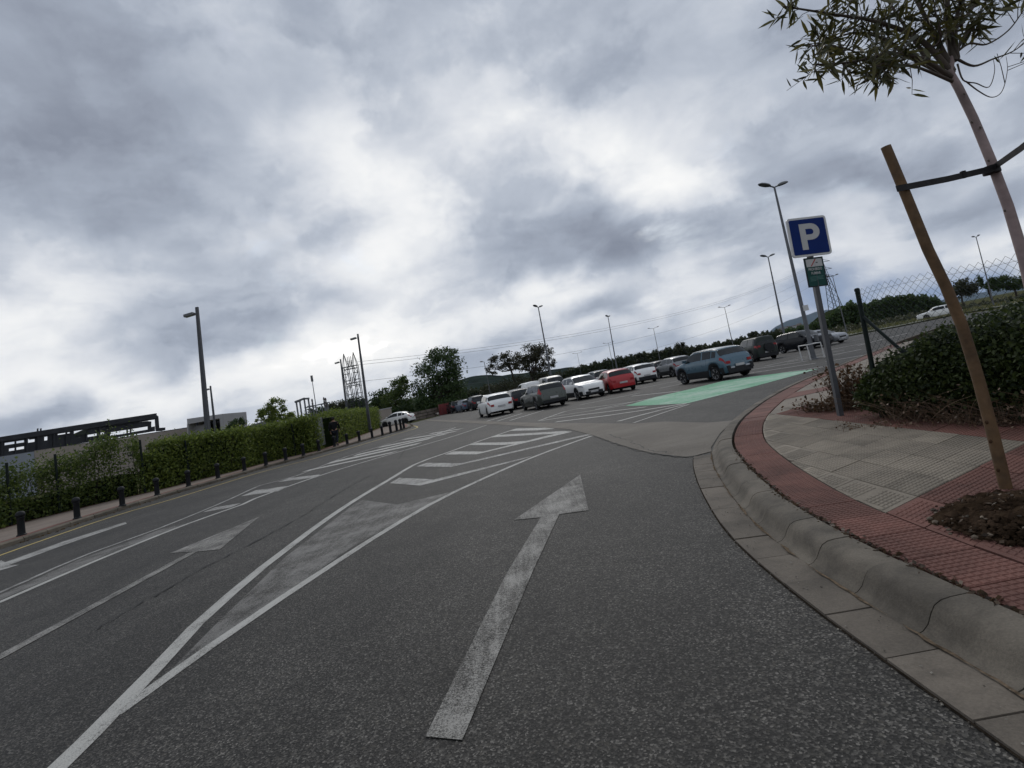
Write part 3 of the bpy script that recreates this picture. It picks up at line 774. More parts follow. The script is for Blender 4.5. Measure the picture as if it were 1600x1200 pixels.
    me.materials.append(paint_); me.polygons.foreach_set('use_smooth', [True] * len(me.polygons)); me.set_sharp_from_angle(angle=R_(38))
    body = bpy.data.objects.new('body', me); COL.objects.link(body); body.parent = root
    def patch(nm, s0, s1, v0, v1, sides, mt, off=.006, ns=8, nv=3, taper=None, parent=root):
        mb = MB()
        for side in sides:
            k = len(mb.V)
            for i in range(ns + 1):
                for j in range(nv + 1):
                    v = v0 + (v1 - v0) * j / nv; s = s0 + (s1 - s0) * i / ns
                    mb.V.append(tuple(S(s, v, side, off)))
            for i in range(ns):
                for j in range(nv):
                    a = k + i * (nv + 1) + j
                    q = (a, a + 1, a + nv + 2, a + nv + 1); mb.F.append(q if side > 0 else q[::-1])
        return mb.build(nm, mt, parent, 60)
    def across(nm, s0, s1, mt, off=.006, y=.96):
        """glass that runs right across the car"""
        mb = MB(); ns = 6; vs_ = [5.05, 5.5, 6.0, 6.5, 7.0]
        for i in range(ns + 1):
            s = s0 + (s1 - s0) * i / ns
            for v in vs_: mb.V.append(tuple(S(s, min(v, 6.999), 1, off)))
            for v in reversed(vs_[:-1]): mb.V.append(tuple(S(s, v, -1, off)))
        m_ = 2 * len(vs_) - 1
        for i in range(ns):
            for j in range(m_ - 1):
                a = i * m_ + j; mb.F.append((a, a + 1, a + m_ + 1, a + m_))
        return mb.build(nm, mt, root, 60)
    across('windscreen', a0 + .012, a1 - .004, M_glass)
    across('rear_window', b0 + .008, b1 - .010 if kind not in ('offroad', 'van') else b1, M_glass)
    mid = (a1 + b0) / 2 - .01
    for side in (1, -1):
        patch('side_window', a0 + .045, mid - .012, 4.10, 4.93, (side,), M_glass, parent=body)
        if kind == 'van': continue
        patch('side_window', mid + .012, b0 - .095, 4.10, 4.93, (side,), M_glass, parent=body)
        patch('side_window', b0 - .078, b0 - .008, 4.14, 4.90, (side,), M_glass, ns=4, parent=body)
    if roof_mat: 
        mbr = MB(); k = 0
        across('roof', a1 + .004, b0 + .004, roof_mat, .008)
    # lamps
    for side in (1, -1):
        patch('headlight', .012, .085, 3.05, 3.95, (side,), M_head, .008, 5, 2)
        if tail == 'tall': patch('taillight', .935, .990, 3.3, 5.2, (side,), M_tail, .010, 5, 4)
        else: patch('taillight', .94, .997, 3.05, 3.98, (side,), M_tail, .010, 5, 3)
    xr, xq = X(1), X(0)
    # tail lamps carry on round the corner onto the tail
    for side in (1, -1):
        w_ = hw(1); zc_ = belt(.99) - .07
        if tail == 'corner': MB().box((xr - .004, side * (w_ * .80), zc_ - .02), (.03, w_ * .30, .13)).build('taillight', M_tail, root)
    MB().box((xr - .01, 0, .40), (.05, hw(1) * 1.86, .17 if not clad else .26)).build('bumper', M_clad if (clad or tail == 'tall') else paint_, root, 40)
    MB().box((xq + .005, 0, .36), (.05, hw(0) * 1.8, .20)).build('bumper', M_clad if clad else paint_, root, 40)
    MB().box((xr - .045, 0, .60), (.02, .50, .11)).build('number_plate', M_plate, root)
    MB().box((xq + .035, 0, .42), (.02, .50, .11)).build('number_plate', M_plate, root)
    MB().box((xq + .012, 0, .55), (.04, hw(0) * 1.15, .12)).build('grille', M_clad, root)
    MB().box((0, 0, .36), (L * .93, W - .52, .34)).build('underbody', M_under, root)
    if clad:
        for side in (1, -1): patch('sill_cladding', .03, .97, 0.0, 1.75, (side,), M_clad, .010, 60, 2)
    if rails:
        for side in (1, -1):
            MB().tube([S(a1 + .05 + (b0 - a1 - .05) * t, 5.35, side, .03) for t in np.linspace(0, 1, 7)], .018, 6).build('roof_rail', M_chrome, root, 60)
    for side in (1, -1):
        p = S(a0 + .075, 4.15, side, .10)
        MB().box((p.x, p.y, p.z + .05), (.10, .20, .13)).build('mirror', paint_, root)
    # wheels
    rim = rim or M_rim; mt_, mr_, mh_ = wheel_parts(rim)
    for xa in (wb / 2, -wb / 2):
        for side in (1, -1):
            wl = bpy.data.objects.new('wheel', mt_); COL.objects.link(wl); wl.parent = root
            wl.location = (xa, side * (W / 2 - .115), wr); wl.scale = (wr, wr * .34 * 1.0 / .33 * .9, wr)
            if side < 0: wl.rotation_euler = (0, 0, math.pi)
            for nm, md in (('rim', mr_), ('brake_disc', mh_)):
                r = bpy.data.objects.new(nm, md); COL.objects.link(r); r.parent = wl
    if spare:
        sp = MB().lathe([(.05, -.02), (.33, -.02), (.36, .03), (.36, .16), (.32, .20), (.05, .20)], 20, axis='Y').build('spare_wheel', M_clad, root, 40)
        sp.rotation_euler = (0, 0, R_(90)); sp.location = (xr - .02, -.12, .92)
    if fog:
        for side in (1, -1):
            MB().box((xr - .02, side * hw(1) * .62, .52), (.04, .30, .07)).build('rear_fog_lamp', M_head, root)
            MB().box((xr + .02, side * hw(1) * .86, .50), (.18, .16, .26)).build('corner_cladding', M_clad, root)
    return root
H_ = lambda d: R_(d)
make_car('parked_car', 'teal blue crossover with pale roof parked beside the green painted bay', 'car', (10.17, 26.32), H_(106.5), car_paint('teal', (.070, .125, .165), .3, .3),
         4.18, 1.80, 1.565, 2.6, .86, 'suv', .335, clad=True, rails=True, roof_mat=car_paint('roof_white', (.50, .52, .52)), fog=True)
make_car('parked_car', 'white hatchback parked alone, tail towards the road, left of the grey estate', 'car', (-1.37, 35.41), H_(104.4), car_paint('white', (.78, .78, .76)),
         4.2, 1.78, 1.45, 2.56, .84, 'hatch', .31)
make_car('parked_car', 'grey green estate car with tall red tail lamps', 'car', (1.75, 32.66), H_(104.4), car_paint('greygreen', (.070, .078, .070), .3, .5),
         4.71, 1.83, 1.49, 2.76, .93, 'wagon', .32, tail='tall', rails=True)
make_car('parked_car', 'white crossover with its bonnet facing the road', 'car', (4.57, 34.41), H_(-78), car_paint('white', (.78, .78, .76)),
         4.36, 1.80, 1.55, 2.7, .85, 'suv', .325, clad=True, rails=True)
make_car('parked_car', 'red hatchback parked between the white crossovers', 'car', (6.77, 34.44), H_(96), car_paint('red', (.36, .018, .022)),
         4.0, 1.75, 1.50, 2.5, .82, 'hatch', .31)
make_car('parked_car', 'white crossover with black lower trim, tail outward, right of the red hatchback', 'car', (10.12, 41.57), H_(96), car_paint('white', (.78, .78, .76)),
         4.3, 1.80, 1.55, 2.64, .85, 'suv', .33, clad=True)
make_car('parked_car', 'silver grey crossover behind the nose of the teal crossover', 'car', (13.49, 42.69), H_(98), car_paint('silver', (.21, .22, .23), .3, .4),
         4.12, 1.78, 1.57, 2.6, .82, 'suv', .32, clad=True)
make_car('parked_car', 'dark green boxy off-roader with a spare wheel on its tail', 'off-roader', (19.29, 40.71), H_(88), car_paint('darkgreen', (.020, .028, .024), .4),
         4.35, 1.75, 1.80, 2.7, .65, 'offroad', .37, clad=True, spare=True, rim=M_rim)
make_car('parked_car', 'glossy black four-by-four with chrome sill behind the white tube barrier', 'car', (25.59, 44.88), H_(-74), car_paint('black', (.010, .011, .014), .2),
         4.79, 1.92, 1.70, 2.86, .93, 'suv', .37, rails=True)
make_car('parked_car', 'silver saloon half hidden behind the black four-by-four', 'car', G(1283, 541), H_(-70), car_paint('silver', (.21, .22, .23)),
         4.4, 1.78, 1.46, 2.65, .88, 'hatch', .31)
make_car('parked_car', 'white estate car half hidden by the brambles and the stake', 'car', G(1468, 496), H_(146), car_paint('white', (.78, .78, .76)),
         4.55, 1.80, 1.50, 2.7, .9, 'wagon', .32, group='cars beyond the car park')
make_car('parked_car', 'white rounded hatchback parked past the end of the left hedge', 'car', (-13.6, 59.5), H_(170), car_paint('white', (.78, .78, .76)),
         3.95, 1.74, 1.50, 2.5, .78, 'coupe_hatch', .32, rim=M_rimdark, group='cars beyond the car park')
# second row and the far left of the lot
def park(px, py, head, label, paint_, kind='hatch', Y=None, **k):
    g_ = G(px, py); d = math.hypot(*g_)
    return make_car('parked_car', label, 'van' if kind == 'van' else 'car', g_, H_(head), paint_, kind=kind, **k)
park(812, 637.5, 103, 'black hatchback wedged between the white hatchback and the grey estate', car_paint('black', (.010, .011, .014)), L=4.05, H=1.46)
park(829, 629.5, 103, 'white van with a tall roof behind the black hatchback', car_paint('white', (.78, .78, .76)), 'van', L=4.4, H=1.85, W=1.82, wb=2.7, fo=.85, wr=.32)
park(868, 622.5, -78, 'cream van whose roof shows above the grey estate', car_paint('cream', (.50, .48, .43)), 'van', L=4.9, H=2.0, W=1.9, wb=3.0, fo=.9, wr=.33)
park(936, 609, 100, 'black crossover behind the bonnet of the white crossover', car_paint('black', (.010, .011, .014)), 'suv', H=1.68, L=4.4)
park(999, 594.5, -80, 'white estate with roof rails in the second row behind the red hatchback', car_paint('white', (.78, .78, .76)), 'wagon', H=1.55, L=4.5, rails=True)
park(1026, 591.0, 97, 'charcoal grey estate between the white and the silver crossovers', car_paint('charcoal', (.035, .037, .040), .3, .3), 'wagon', H=1.50, L=4.5)
park(787, 641, -80, 'pale grey saloon showing behind the roof of the white hatchback', car_paint('silver', (.21, .22, .23)), 'hatch', H=1.45)
park(744, 640, 110, 'dark grey crossover left of the white hatchback', car_paint('charcoal', (.035, .037, .040)), 'suv', H=1.62, clad=True)
park(728, 642.5, 112, 'blue grey saloon at the left of the lot by the big tree', car_paint('bluegrey', (.10, .13, .18)), 'hatch', H=1.45)
park(757, 637.5, -72, 'silver hatchback in the second row behind the dark grey crossover', car_paint('silver', (.21, .22, .23)), 'hatch', H=1.48)
park(713, 644.5, 108, 'black estate car next to the red skip', car_paint('black', (.010, .011, .014)), 'wagon', H=1.48)

# ================================================================== STREET FURNITURE
M_galv = mat('galvanised', (.125, .13, .14), .55, metal=.35, var=.12, scale=4)
M_pole = mat('pole_paint', (.055, .058, .066), .55, var=.12)
M_lampbody = mat('lamp_body', (.10, .105, .11), .5, var=.08)
M_lampglass = mat('lamp_glass', (.34, .35, .36), .2, var=.05)
M_white = mat('white_enamel', (.55, .55, .54), .4, var=.04)
M_blue = mat('sign_blue', (.004, .022, .135), .5, var=.05, spec=.12)
M_signgreen = mat('sign_green', (.006, .055, .048), .4, var=.08)
M_signframe = mat('sign_frame', (.008, .016, .020), .4)
M_signred = mat('sign_red', (.30, .03, .03), .4)
M_letter = mat('sign_letter', (.44, .44, .43), .4, var=.04)

# --- parking sign with a smaller plate on one grey post
pb = G(1313, 649.5, ZP); lean = Vector((.235, -.05, 3.27)).normalized()
sign = empty('parking_sign', (pb[0], pb[1], ZP), 0, 'blue parking sign with white P and small green plate on a grey post', 'traffic sign')
MB().bar((0, 0, -.05), lean * 2.98, .10, .06).build('post', mat('post_grey', (.075, .078, .085), .55, metal=.2, var=.1, scale=5), sign)
def rrect(w_, h_, r, n=5):
    out = []
    for cx, cy, a0 in ((w_ / 2 - r, h_ / 2 - r, 0), (-w_ / 2 + r, h_ / 2 - r, 90), (-w_ / 2 + r, -h_ / 2 + r, 180), (w_ / 2 - r, -h_ / 2 + r, 270)):
        for k in range(n + 1):
            a = R_(a0 + 90 * k / n); out.append((cx + r * math.cos(a), cy + r * math.sin(a)))
    return out
sx = Vector((1, .03, -.072)).normalized(); sz = lean; sy = sx.cross(sz) * -1      # the panel's own axes: across, up, towards the road user
if sy.y > 0: sy = -sy
def plate(name, poly, base, off, thick, mt, parent=sign):
    mb = MB(); n = len(poly)
    a = sum(poly[i][0] * poly[(i + 1) % n][1] - poly[(i + 1) % n][0] * poly[i][1] for i in range(n))
    if a < 0: poly = poly[::-1]
    V = [base + sx * x + sz * y + sy * (off + thick) for x, y in poly] + [base + sx * x + sz * y + sy * off for x, y in poly]
    mb.add(V, [tuple(range(n)), tuple(reversed(range(n, 2 * n)))] + [(n + i, n + (i + 1) % n, (i + 1) % n, i) for i in range(n)])
    return mb.build(name, mt, parent)
c1 = lean * 2.765 + sx * -.005
panel = plate('panel', rrect(.62, .62, .05), c1, .05, .025, M_white)
plate('blue_field', rrect(.555, .555, .022), c1, .0752, .003, M_blue)
for side in (-1, 1): MB().bar(c1 + sx * -.12 + sz * .18 * side + sy * .03, c1 + sx * .12 + sz * .18 * side + sy * .03, .04, .035).build('bracket', M_galv, sign)
Pp = [(-.135, -.205), (-.04, -.205), (-.04, -.055), (.045, -.055)]
for k in range(13):
    a = -90 + 180 * k / 12; Pp.append((.045 + .125 * math.cos(R_(a)), .07 + .125 * math.sin(R_(a))))
Pp.append((-.135, .195)); Pp = [p for p in Pp]
# letter P: outer outline joined to its counter, as one clean mesh
def letterP():
    outer = [(-.135, -.205), (-.042, -.205), (-.042, -.055)] + [(.04 + .135 * math.cos(R_(a)), .075 + .13 * math.sin(R_(a))) for a in range(-90, 91, 15)] + [(-.135, .205)]
    inner_ = [(-.042, .030)] + [(.035 + .045 * math.cos(R_(a)), .075 + .045 * math.sin(R_(a))) for a in range(-90, 91, 30)] + [(-.042, .120)]
    from mathutils.geometry import tessellate_polygon
    v3 = [[Vector((x, y, 0)) for x, y in outer], [Vector((x, y, 0)) for x, y in reversed(inner_)]]
    tris = tessellate_polygon(v3); flat = outer + list(reversed(inner_))
    V = [c1 + sx * x + sz * y + sy * .0800 for x, y in flat]
    F = []
    for t in tris:
        a, b, c = (flat[i] for i in t)
        F.append(tuple(t) if (b[0] - a[0]) * (c[1] - a[1]) - (c[0] - a[0]) * (b[1] - a[1]) > 0 else tuple(reversed(t)))
    return mesh_obj('letter_p', V, F, M_letter, sign)
letterP()
c2 = lean * 2.205 + sx * .008
plate2 = plate('small_plate', rrect(.30, .46, .006), c2, .04, .012, M_signframe)
plate('green_field', rrect(.262, .425, .004), c2, .0522, .002, M_signgreen, plate2)
plate('picture_field', [(-.125, .085), (.125, .085), (.125, .205), (-.125, .205)], c2, .0545, .001, M_letter, plate2)
plate('slash', [(-.065, .092), (-.045, .092), (.035, .20), (.015, .20)], c2, .0558, .001, M_signred, plate2)
plate('symbol', [(.025, .140), (.055, .138), (.055, .152), (.025, .154)], c2, .0558, .001, M_signframe, plate2)
def text_on(body, size, cx, cy, mt, base, off, wscale=1.0, parent=plate2):
    cu = bpy.data.curves.new('lettering', 'FONT'); cu.body = body; cu.size = size; cu.align_x = 'CENTER'; cu.align_y = 'CENTER'; cu.offset = size * .018
    tmp = bpy.data.objects.new('lettering', cu); COL.objects.link(tmp)
    dg = bpy.context.evaluated_depsgraph_get(); me = bpy.data.meshes.new_from_object(tmp.evaluated_get(dg)); bpy.data.objects.remove(tmp)
    for v in me.vertices:
        x, y = v.co.x * wscale + cx, v.co.y + cy
        v.co = base + sx * x + sz * y + sy * off
    me.name = 'lettering'; me.materials.clear(); me.materials.append(mt)
    o = bpy.data.objects.new('lettering', me); COL.objects.link(o); o.parent = parent; return o
text_on('PROHIBIDO', .056, 0, .045, M_letter, c2, .0558, .72)
text_on('FUMAR', .056, 0, -.018, M_letter, c2, .0558, .80)
M_fine = mat('fine_print', (.05, .14, .125), .5)
for k, (w_, y_) in enumerate(((.21, -.072), (.20, -.092), (.21, -.112), (.09, -.132))):
    plate('fine_print_line', [(-.105, y_ - .005), (-.105 + w_, y_ - .005), (-.105 + w_, y_ + .004), (-.105, y_ + .004)], c2, .0545, .001, M_fine, plate2)
MB().bar(lean * 2.435 + sx * -.035, lean * 2.435 + sx * .035, .06, .05).build('clamp', M_signframe, sign)

# --- car park lamps
def head_mesh(L=.62, wd=.36, ht=.20):
    mb = MB(); prof_ = [(0, .25), (.10, .62), (.30, .95), (.55, 1.0), (.80, .85), (1.0, .35)]; n = 12
    for t, k in prof_:
        for j in range(n):
            a = 2 * math.pi * j / n; z = math.sin(a)
            mb.V.append((t * L, math.cos(a) * wd / 2 * k, (z * ht * .62 if z > 0 else z * ht * .30) * k))
    for i in range(len(prof_) - 1):
        for j in range(n):
            a, b = i * n + j, i * n + (j + 1) % n; mb.F.append((a, b, b + n, a + n))
    mb.F.append(tuple(reversed(range(n)))); mb.F.append(tuple((len(prof_) - 1) * n + j for j in range(n)))
    mb.F = [f[::-1] for f in mb.F]
    return mb
_heads = {}
def twin_lamp(loc, h, ang, label, arm=.18, headL=.62, tilt=12, r0=.11, r1=.05, group='lamp posts in the car park', lean_=(0, 0), heads=2, droop=0.0):
    root = empty('lamp_post', (loc[0], loc[1], 0), ang, label, 'street lamp', group)
    ca, sa = math.cos(-ang), math.sin(-ang); lx, ly = lean_[0] * ca - lean_[1] * sa, lean_[0] * sa + lean_[1] * ca
    MB().tube([(0, 0, 0), (lx * .1, ly * .1, 1.2), (lx, ly, h - .05)], [r0, r0 * .92, r1], 10).build('pole', M_galv, root, 60)
    MB().lathe([(r0 * 2.0, 0), (r0 * 2.0, .03), (r0 * 1.15, .05), (r0 * 1.1, .20)], 10).build('base_plate', M_galv, root, 40)
    MB().box((lx, ly - r0 * .4, h * .11), (.12, r0 * 1.5, .35)).build('service_hatch', M_lampbody, root) if r0 > .1 else None
    for sgn in ((1, -1) if heads == 2 else (1,)):
        ar = MB().tube([(lx, ly, h - .06), (lx + sgn * arm * .5, ly, h - .01 + droop * .5), (lx + sgn * arm, ly, h + .02 + droop)], [r1 * .8] * 3, 8).build('arm', M_galv, root, 60)
        key = headL
        if key not in _heads:
            hm = head_mesh(headL); hd = hm.build('lamp_head', M_lampbody, None, 50); _heads[key] = hd.data; bpy.data.objects.remove(hd)
            gm = MB().lathe([(.01, -.048), (.09, -.046), (.115, -.030), (.115, -.01)], 12, origin=(headL * .55, 0, 0)); gl = gm.build('lamp_glass', M_lampglass, None, 60); _heads[(key, 'g')] = gl.data; bpy.data.objects.remove(gl)
        hd = bpy.data.objects.new('lamp_head', _heads[key]); COL.objects.link(hd); hd.parent = root
        hd.location = (lx + sgn * arm * .9, ly, h + .02 + droop); hd.rotation_euler = (0, R_(-tilt), 0 if sgn > 0 else math.pi)
        gl = bpy.data.objects.new('lamp_glass', _heads[(key, 'g')]); COL.objects.link(gl); gl.parent = hd
    return root
def base_from_top(px, py, h, bx, by):
    """lamp whose foot is hidden: the top is seen at px,py and the post is about h tall"""
    t = ATZ(px, py, h); return t[0], t[1]
b = G(1272, 561)
twin_lamp(b, 9.55, R_(18), 'tall twin-headed lamp post standing inside a white tube barrier', .26, .80, lean_=(.30, -.1), r0=.12)
for (px, py, ang, label, arm, lx) in [
    (1200, 401, 22, 'twin-headed lamp post rising behind the black four-by-four', .22, .9),
    (950, 495, 62, 'twin-headed lamp post rising just right of the red hatchback', .22, .8),
    (841, 480, 58, 'twin-headed lamp post in front of the open crowned oak', .22, .35)]:
    x, y = base_from_top(px, py, 9.4, 0, 0); twin_lamp((x - lx * .55, y), 9.4, R_(ang), label, arm, .80, lean_=(lx * .55, 0))
for (px, py, label, arm, h) in [
    (1132, 480, 'T-armed lamp post behind the dark green off-roader', .85, 9.4),
    (1021, 513, 'T-armed lamp post above the charcoal estate', .95, 9.4),
    (902, 552, 'faint T-armed lamp post above the white crossover facing the road', 1.3, 9.4),
    (950.7, 536, 'faint T-armed lamp post just left of a nearer twin-headed post', 1.2, 9.4),
    (1301, 432, 'T-armed lamp post on the grass verge right of the parking sign', .55, 9.4),
    (836.5, 561, 'faint T-armed lamp post in front of the oak trunks', .8, 9.4)]:
    x, y = base_from_top(px, py, h, 0, 0); lx = .25
    twin_lamp((x - lx, y), h, R_(4), label, arm, .55, tilt=8, r0=.09, r1=.045, lean_=(lx, 0), droop=.12, group='T-armed lamp posts round the lot')
x, y = base_from_top(757.5, 565, 6.6, 0, 0)
twin_lamp((x - .1, y), 6.6, R_(180), 'short single-headed lamp post between the leafy tree and the oak', .2, .5, tilt=10, r0=.07, r1=.04, heads=1)
x, y = base_from_top(1525, 370, 9.4, 0, 0)
twin_lamp((x - .5, y), 9.4, R_(150), 'slim lamp post rising over the bramble bank right of the stake', .12, .35, tilt=20, r0=.08, r1=.045, lean_=(.5, 0), group='lamp posts in the car park')
# white tube barrier round the foot of the near lamp, and the small notice on its post
bb = empty('tube_barrier', (b[0] - .02, b[1] - .35, 0), R_(4), 'white tube barrier round the foot of the nearest lot lamp', 'barrier')
for side in (-.38, .38): MB().tube([(side, 0, 0), (side, 0, .82)], .028, 8).build('post', M_white, bb, 60)
MB().tube([(-.38, 0, .80), (.38, 0, .80)], .028, 8).build('rail', M_white, bb, 60)
for side in (-.38, .38):
    MB().tube([(side, 0, .80), (side, .7, .80)], .028, 8).build('rail', M_white, bb, 60); MB().tube([(side, .7, 0), (side, .7, .80)], .028, 8).build('post', M_white, bb, 60)
q = AT(1259, 481, b[1] - .14)
nb = MB().box((0, 0, 0), (.28, .03, .30)).build('notice_board', M_white, None, None, q); tag(nb, 'small white notice fixed to the near lamp post below the parking sign', 'notice')

# --- box-headed lamps along the left pavement
def box_lamp(loc, h, label, arm_dir=math.pi, lean_=.25, sz_=1.0, single=True):
    root = empty('lamp_post', (loc[0], loc[1], 0), 0, label, 'street lamp', 'box-headed lamps along the hedge')
    mb = MB(); w0, w1 = .13 * sz_, .07 * sz_
    V = [(-w0, -w0, 0), (w0, -w0, 0), (w0, w0, 0), (-w0, w0, 0)] + [(x + lean_, y, h) for x, y in ((-w1, -w1), (w1, -w1), (w1, w1), (-w1, w1))]
    mb.add(V, [(3, 2, 1, 0), (4, 5, 6, 7), (0, 1, 5, 4), (1, 2, 6, 5), (2, 3, 7, 6), (3, 0, 4, 7)]); mb.build('pole', M_pole, root)
    ca, sa = math.cos(arm_dir), math.sin(arm_dir)
    MB().bar((lean_, 0, h - .38), (lean_ + ca * .30 * sz_, sa * .3, h - .38), .06).build('arm', M_pole, root)
    hb = MB().box((0, 0, 0), (.55 * sz_, .30, .16)); hd = hb.build('lamp_head', M_lampbody, root); hd.location = (lean_ + ca * .50 * sz_, sa * .5, h - .38); hd.rotation_euler = (0, R_(6), arm_dir)
    g_ = MB().box((.02, 0, -.083), (.42 * sz_, .24, .012)).build('lamp_glass', M_lampglass, hd)
    return root
box_lamp(G(331, 742), 9.85, 'tallest box-headed lamp post rising behind the hedge on the left', lean_=.32)
x, y = base_from_top(323, 604, 9.0, 0, 0); box_lamp((x + .35, y), 9.0, 'smaller box-headed lamp post just right of the tall one, by the white box building', lean_=.1)
box_lamp(G(579, 677), 9.7, 'box-headed lamp post standing right of the lattice gantry', lean_=.30)
box_lamp(G(547, 677.5), 9.5, 'box-headed lamp post standing left of the lattice gantry', lean_=.25)
fl = empty('floodlight_pole', (*G(501, 684), 0), 0, 'thin pole with one upright floodlight above the hedge', 'street lamp')
MB().tube([(0, 0, 0), (0, 0, 8.3)], [.09, .05], 8).build('pole', M_galv, fl, 60)
MB().box((0, 0, 8.75), (.28, .2, .9)).build('lamp_head', M_lampbody, fl)

# --- bollards along the left kerb
M_iron = mat('cast_iron', (.011, .012, .014), .6, var=.15, scale=10)
proto = None
ORD = ['first', 'second', 'third', 'fourth', 'fifth', 'sixth', 'seventh', 'eighth', 'ninth', 'tenth', 'eleventh', 'twelfth', 'thirteenth', 'fourteenth', 'fifteenth', 'sixteenth', 'seventeenth']
bpx = [(34, 837), (121, 810.5), (191.5, 790.5), (246, 774), (295, 760), (341, 747.5), (382.5, 735.7), (416, 727), (447, 719.2), (474.5, 712), (499, 705), (523, 698), (543, 694), (562, 689), (582, 684), (598, 680.3), (611, 676.8), (620.5, 673.4), (627, 671.3), (631.5, 669.6)]
for i, p in enumerate(bpx):
    loc = (*G(*p, .12), .12)
    lab = ('black iron bollard on the left kerb, %s from the left of the picture' % ORD[i]) if i < 16 else ('black bollard at the rounded pavement end, %s along in front of the white hatchback' % ORD[i - 16])
    if proto is None:
        proto = empty('bollard', loc, 0, lab, 'bollard', 'black bollards along the left kerb')
        MB().lathe([(.115, 0), (.115, .03), (.088, .05), (.080, .46), (.092, .475), (.092, .50), (.078, .51)], 14).build('shaft', M_iron, proto, 40)
        MB().lathe([(.078, .51), (.105, .525), (.112, .57), (.100, .62), (.062, .655), (.01, .668)], 14).build('cap', M_iron, proto, 60)
    else:
        o = copy_tree(proto); o.location = loc; o['label'] = lab
    if i >= 16: (proto if i == 0 else o).scale = (1.1, 1.1, 1.25)

# ================================================================== VEGETATION
M_bark = mat('bark', (.045, .036, .028), .9, var=.3, scale=5, bump=.6, bscale=25)
M_leafdark = leafmat('leaf_dark', (.020, .038, .011), (.062, .100, .028), trans=.3)
M_leafmid = leafmat('leaf_mid', (.034, .062, .014), (.11, .15, .036), trans=.3)
M_leafhedge = leafmat('leaf_hedge', (.044, .074, .012), (.20, .245, .048), trans=.42)
M_leafolive = leafmat('leaf_olive', (.030, .034, .018), (.075, .080, .040))
M_leafoak = leafmat('leaf_oak', (.022, .024, .012), (.062, .060, .030))
M_leafpale = leafmat('leaf_pale', (.10, .13, .06), (.20, .23, .12))
M_leafivy = leafmat('leaf_ivy', (.008, .017, .004), (.060, .080, .020), rough=.6)
M_dry = leafmat('dry_stems', (.060, .038, .022), (.19, .125, .080), trans=.1)
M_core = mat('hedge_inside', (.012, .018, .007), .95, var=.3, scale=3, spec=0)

def crown_pts(ells, n, clumps=26, spread=.26, shell=.55):
    """points in clumps spread through a set of ellipsoids (cx,cy,cz,rx,ry,rz)"""
    vol = np.array([e[3] * e[4] * e[5] for e in ells]) ** .67; vol /= vol.sum(); out = []
    for e, f in zip(ells, vol):
        k = max(3, int(clumps * f * len(ells) ** .5)); c = rng.normal(size=(k, 3)); c /= np.linalg.norm(c, axis=1)[:, None]
        c *= (shell + (1 - shell) * rng.uniform(0, 1, k) ** .5)[:, None] * rng.uniform(.75, 1.0, k)[:, None]
        m_ = int(n * f); idx = rng.integers(0, k, m_); p = c[idx] + np.clip(rng.normal(size=(m_, 3)), -1.7, 1.7) * spread * rng.uniform(.5, 1.1, m_)[:, None]
        out.append(p * np.array(e[3:6]) + np.array(e[:3]))
    return np.concatenate(out)
def limb(mb, a, b, r0, r1, wob=.06, n=5, sides=6):
    a, b = np.array(a, float), np.array(b, float); L = np.linalg.norm(b - a); pts = []
    for i in range(n + 1):
        t = i / n; p = a + (b - a) * t
        if 0 < i < n: p = p + rng.normal(size=3) * wob * L * .5
        pts.append(tuple(p))
    mb.tube(pts, [r0 + (r1 - r0) * i / n for i in range(n + 1)], sides); return pts
def tree(name, label, base, ells, n, leaf, mt, trunk_r=.18, limbs=7, group=None, clumps=26, spread=.26, cat='tree', trunk_mt=None, shell=.55, aspect=.6, flat=0):
    """ells are given relative to the foot of the trunk"""
    root = empty(name, (base[0], base[1], base[2] if len(base) > 2 else 0), 0, label, cat, group)
    zt = max(e[2] for e in ells); zl = min(e[2] - e[5] for e in ells)
    mb = MB(); fork = (rng.normal() * .1, rng.normal() * .1, max(.4, zl + .25 * (zt - zl)))
    limb(mb, (0, 0, -.1), fork, trunk_r, trunk_r * .7, .04, sides=8)
    for k in range(limbs):
        e = ells[k % len(ells)]; d = rng.normal(size=3); d /= np.linalg.norm(d); d[2] = abs(d[2]) * .8
        tip = np.array(e[:3]) + d * np.array(e[3:6]) * rng.uniform(.5, .85)
        pts = limb(mb, fork, tip, trunk_r * .45, trunk_r * .08, .10)
        for _ in range(2):
            q = pts[rng.integers(2, 5)]; d = rng.normal(size=3); d /= np.linalg.norm(d)
            limb(mb, q, np.array(q) + d * np.array(e[3:6]) * .45, trunk_r * .18, trunk_r * .04, .1, n=3, sides=4)
    mb.build('trunk', trunk_mt or M_bark, root, 60)
    c = quads_obj('crown', leaves(crown_pts(ells, int(n * 2.2), clumps, spread, shell), leaf * .68, flat, aspect), mt, root); tag(c, kind='stuff')
    return root
def px_tree(name, label, Y, foot_px, blobs, n, leaf, mt, **k):
    """blobs: crown lumps as seen (px, py, half width, half height) set at distance Y"""
    f = AT(*foot_px, Y); base = (f[0], f[1], 0.0); s_ = Y / FPX; ells = []
    for (px, py, rx, ry) in blobs:
        c = AT(px, py, Y); ells.append((c[0] - base[0], rng.uniform(-.3, .3) * rx * s_, c[2], rx * s_, rx * s_ * .9, ry * s_))
    return tree(name, label, base, ells, n, leaf, mt, **k)

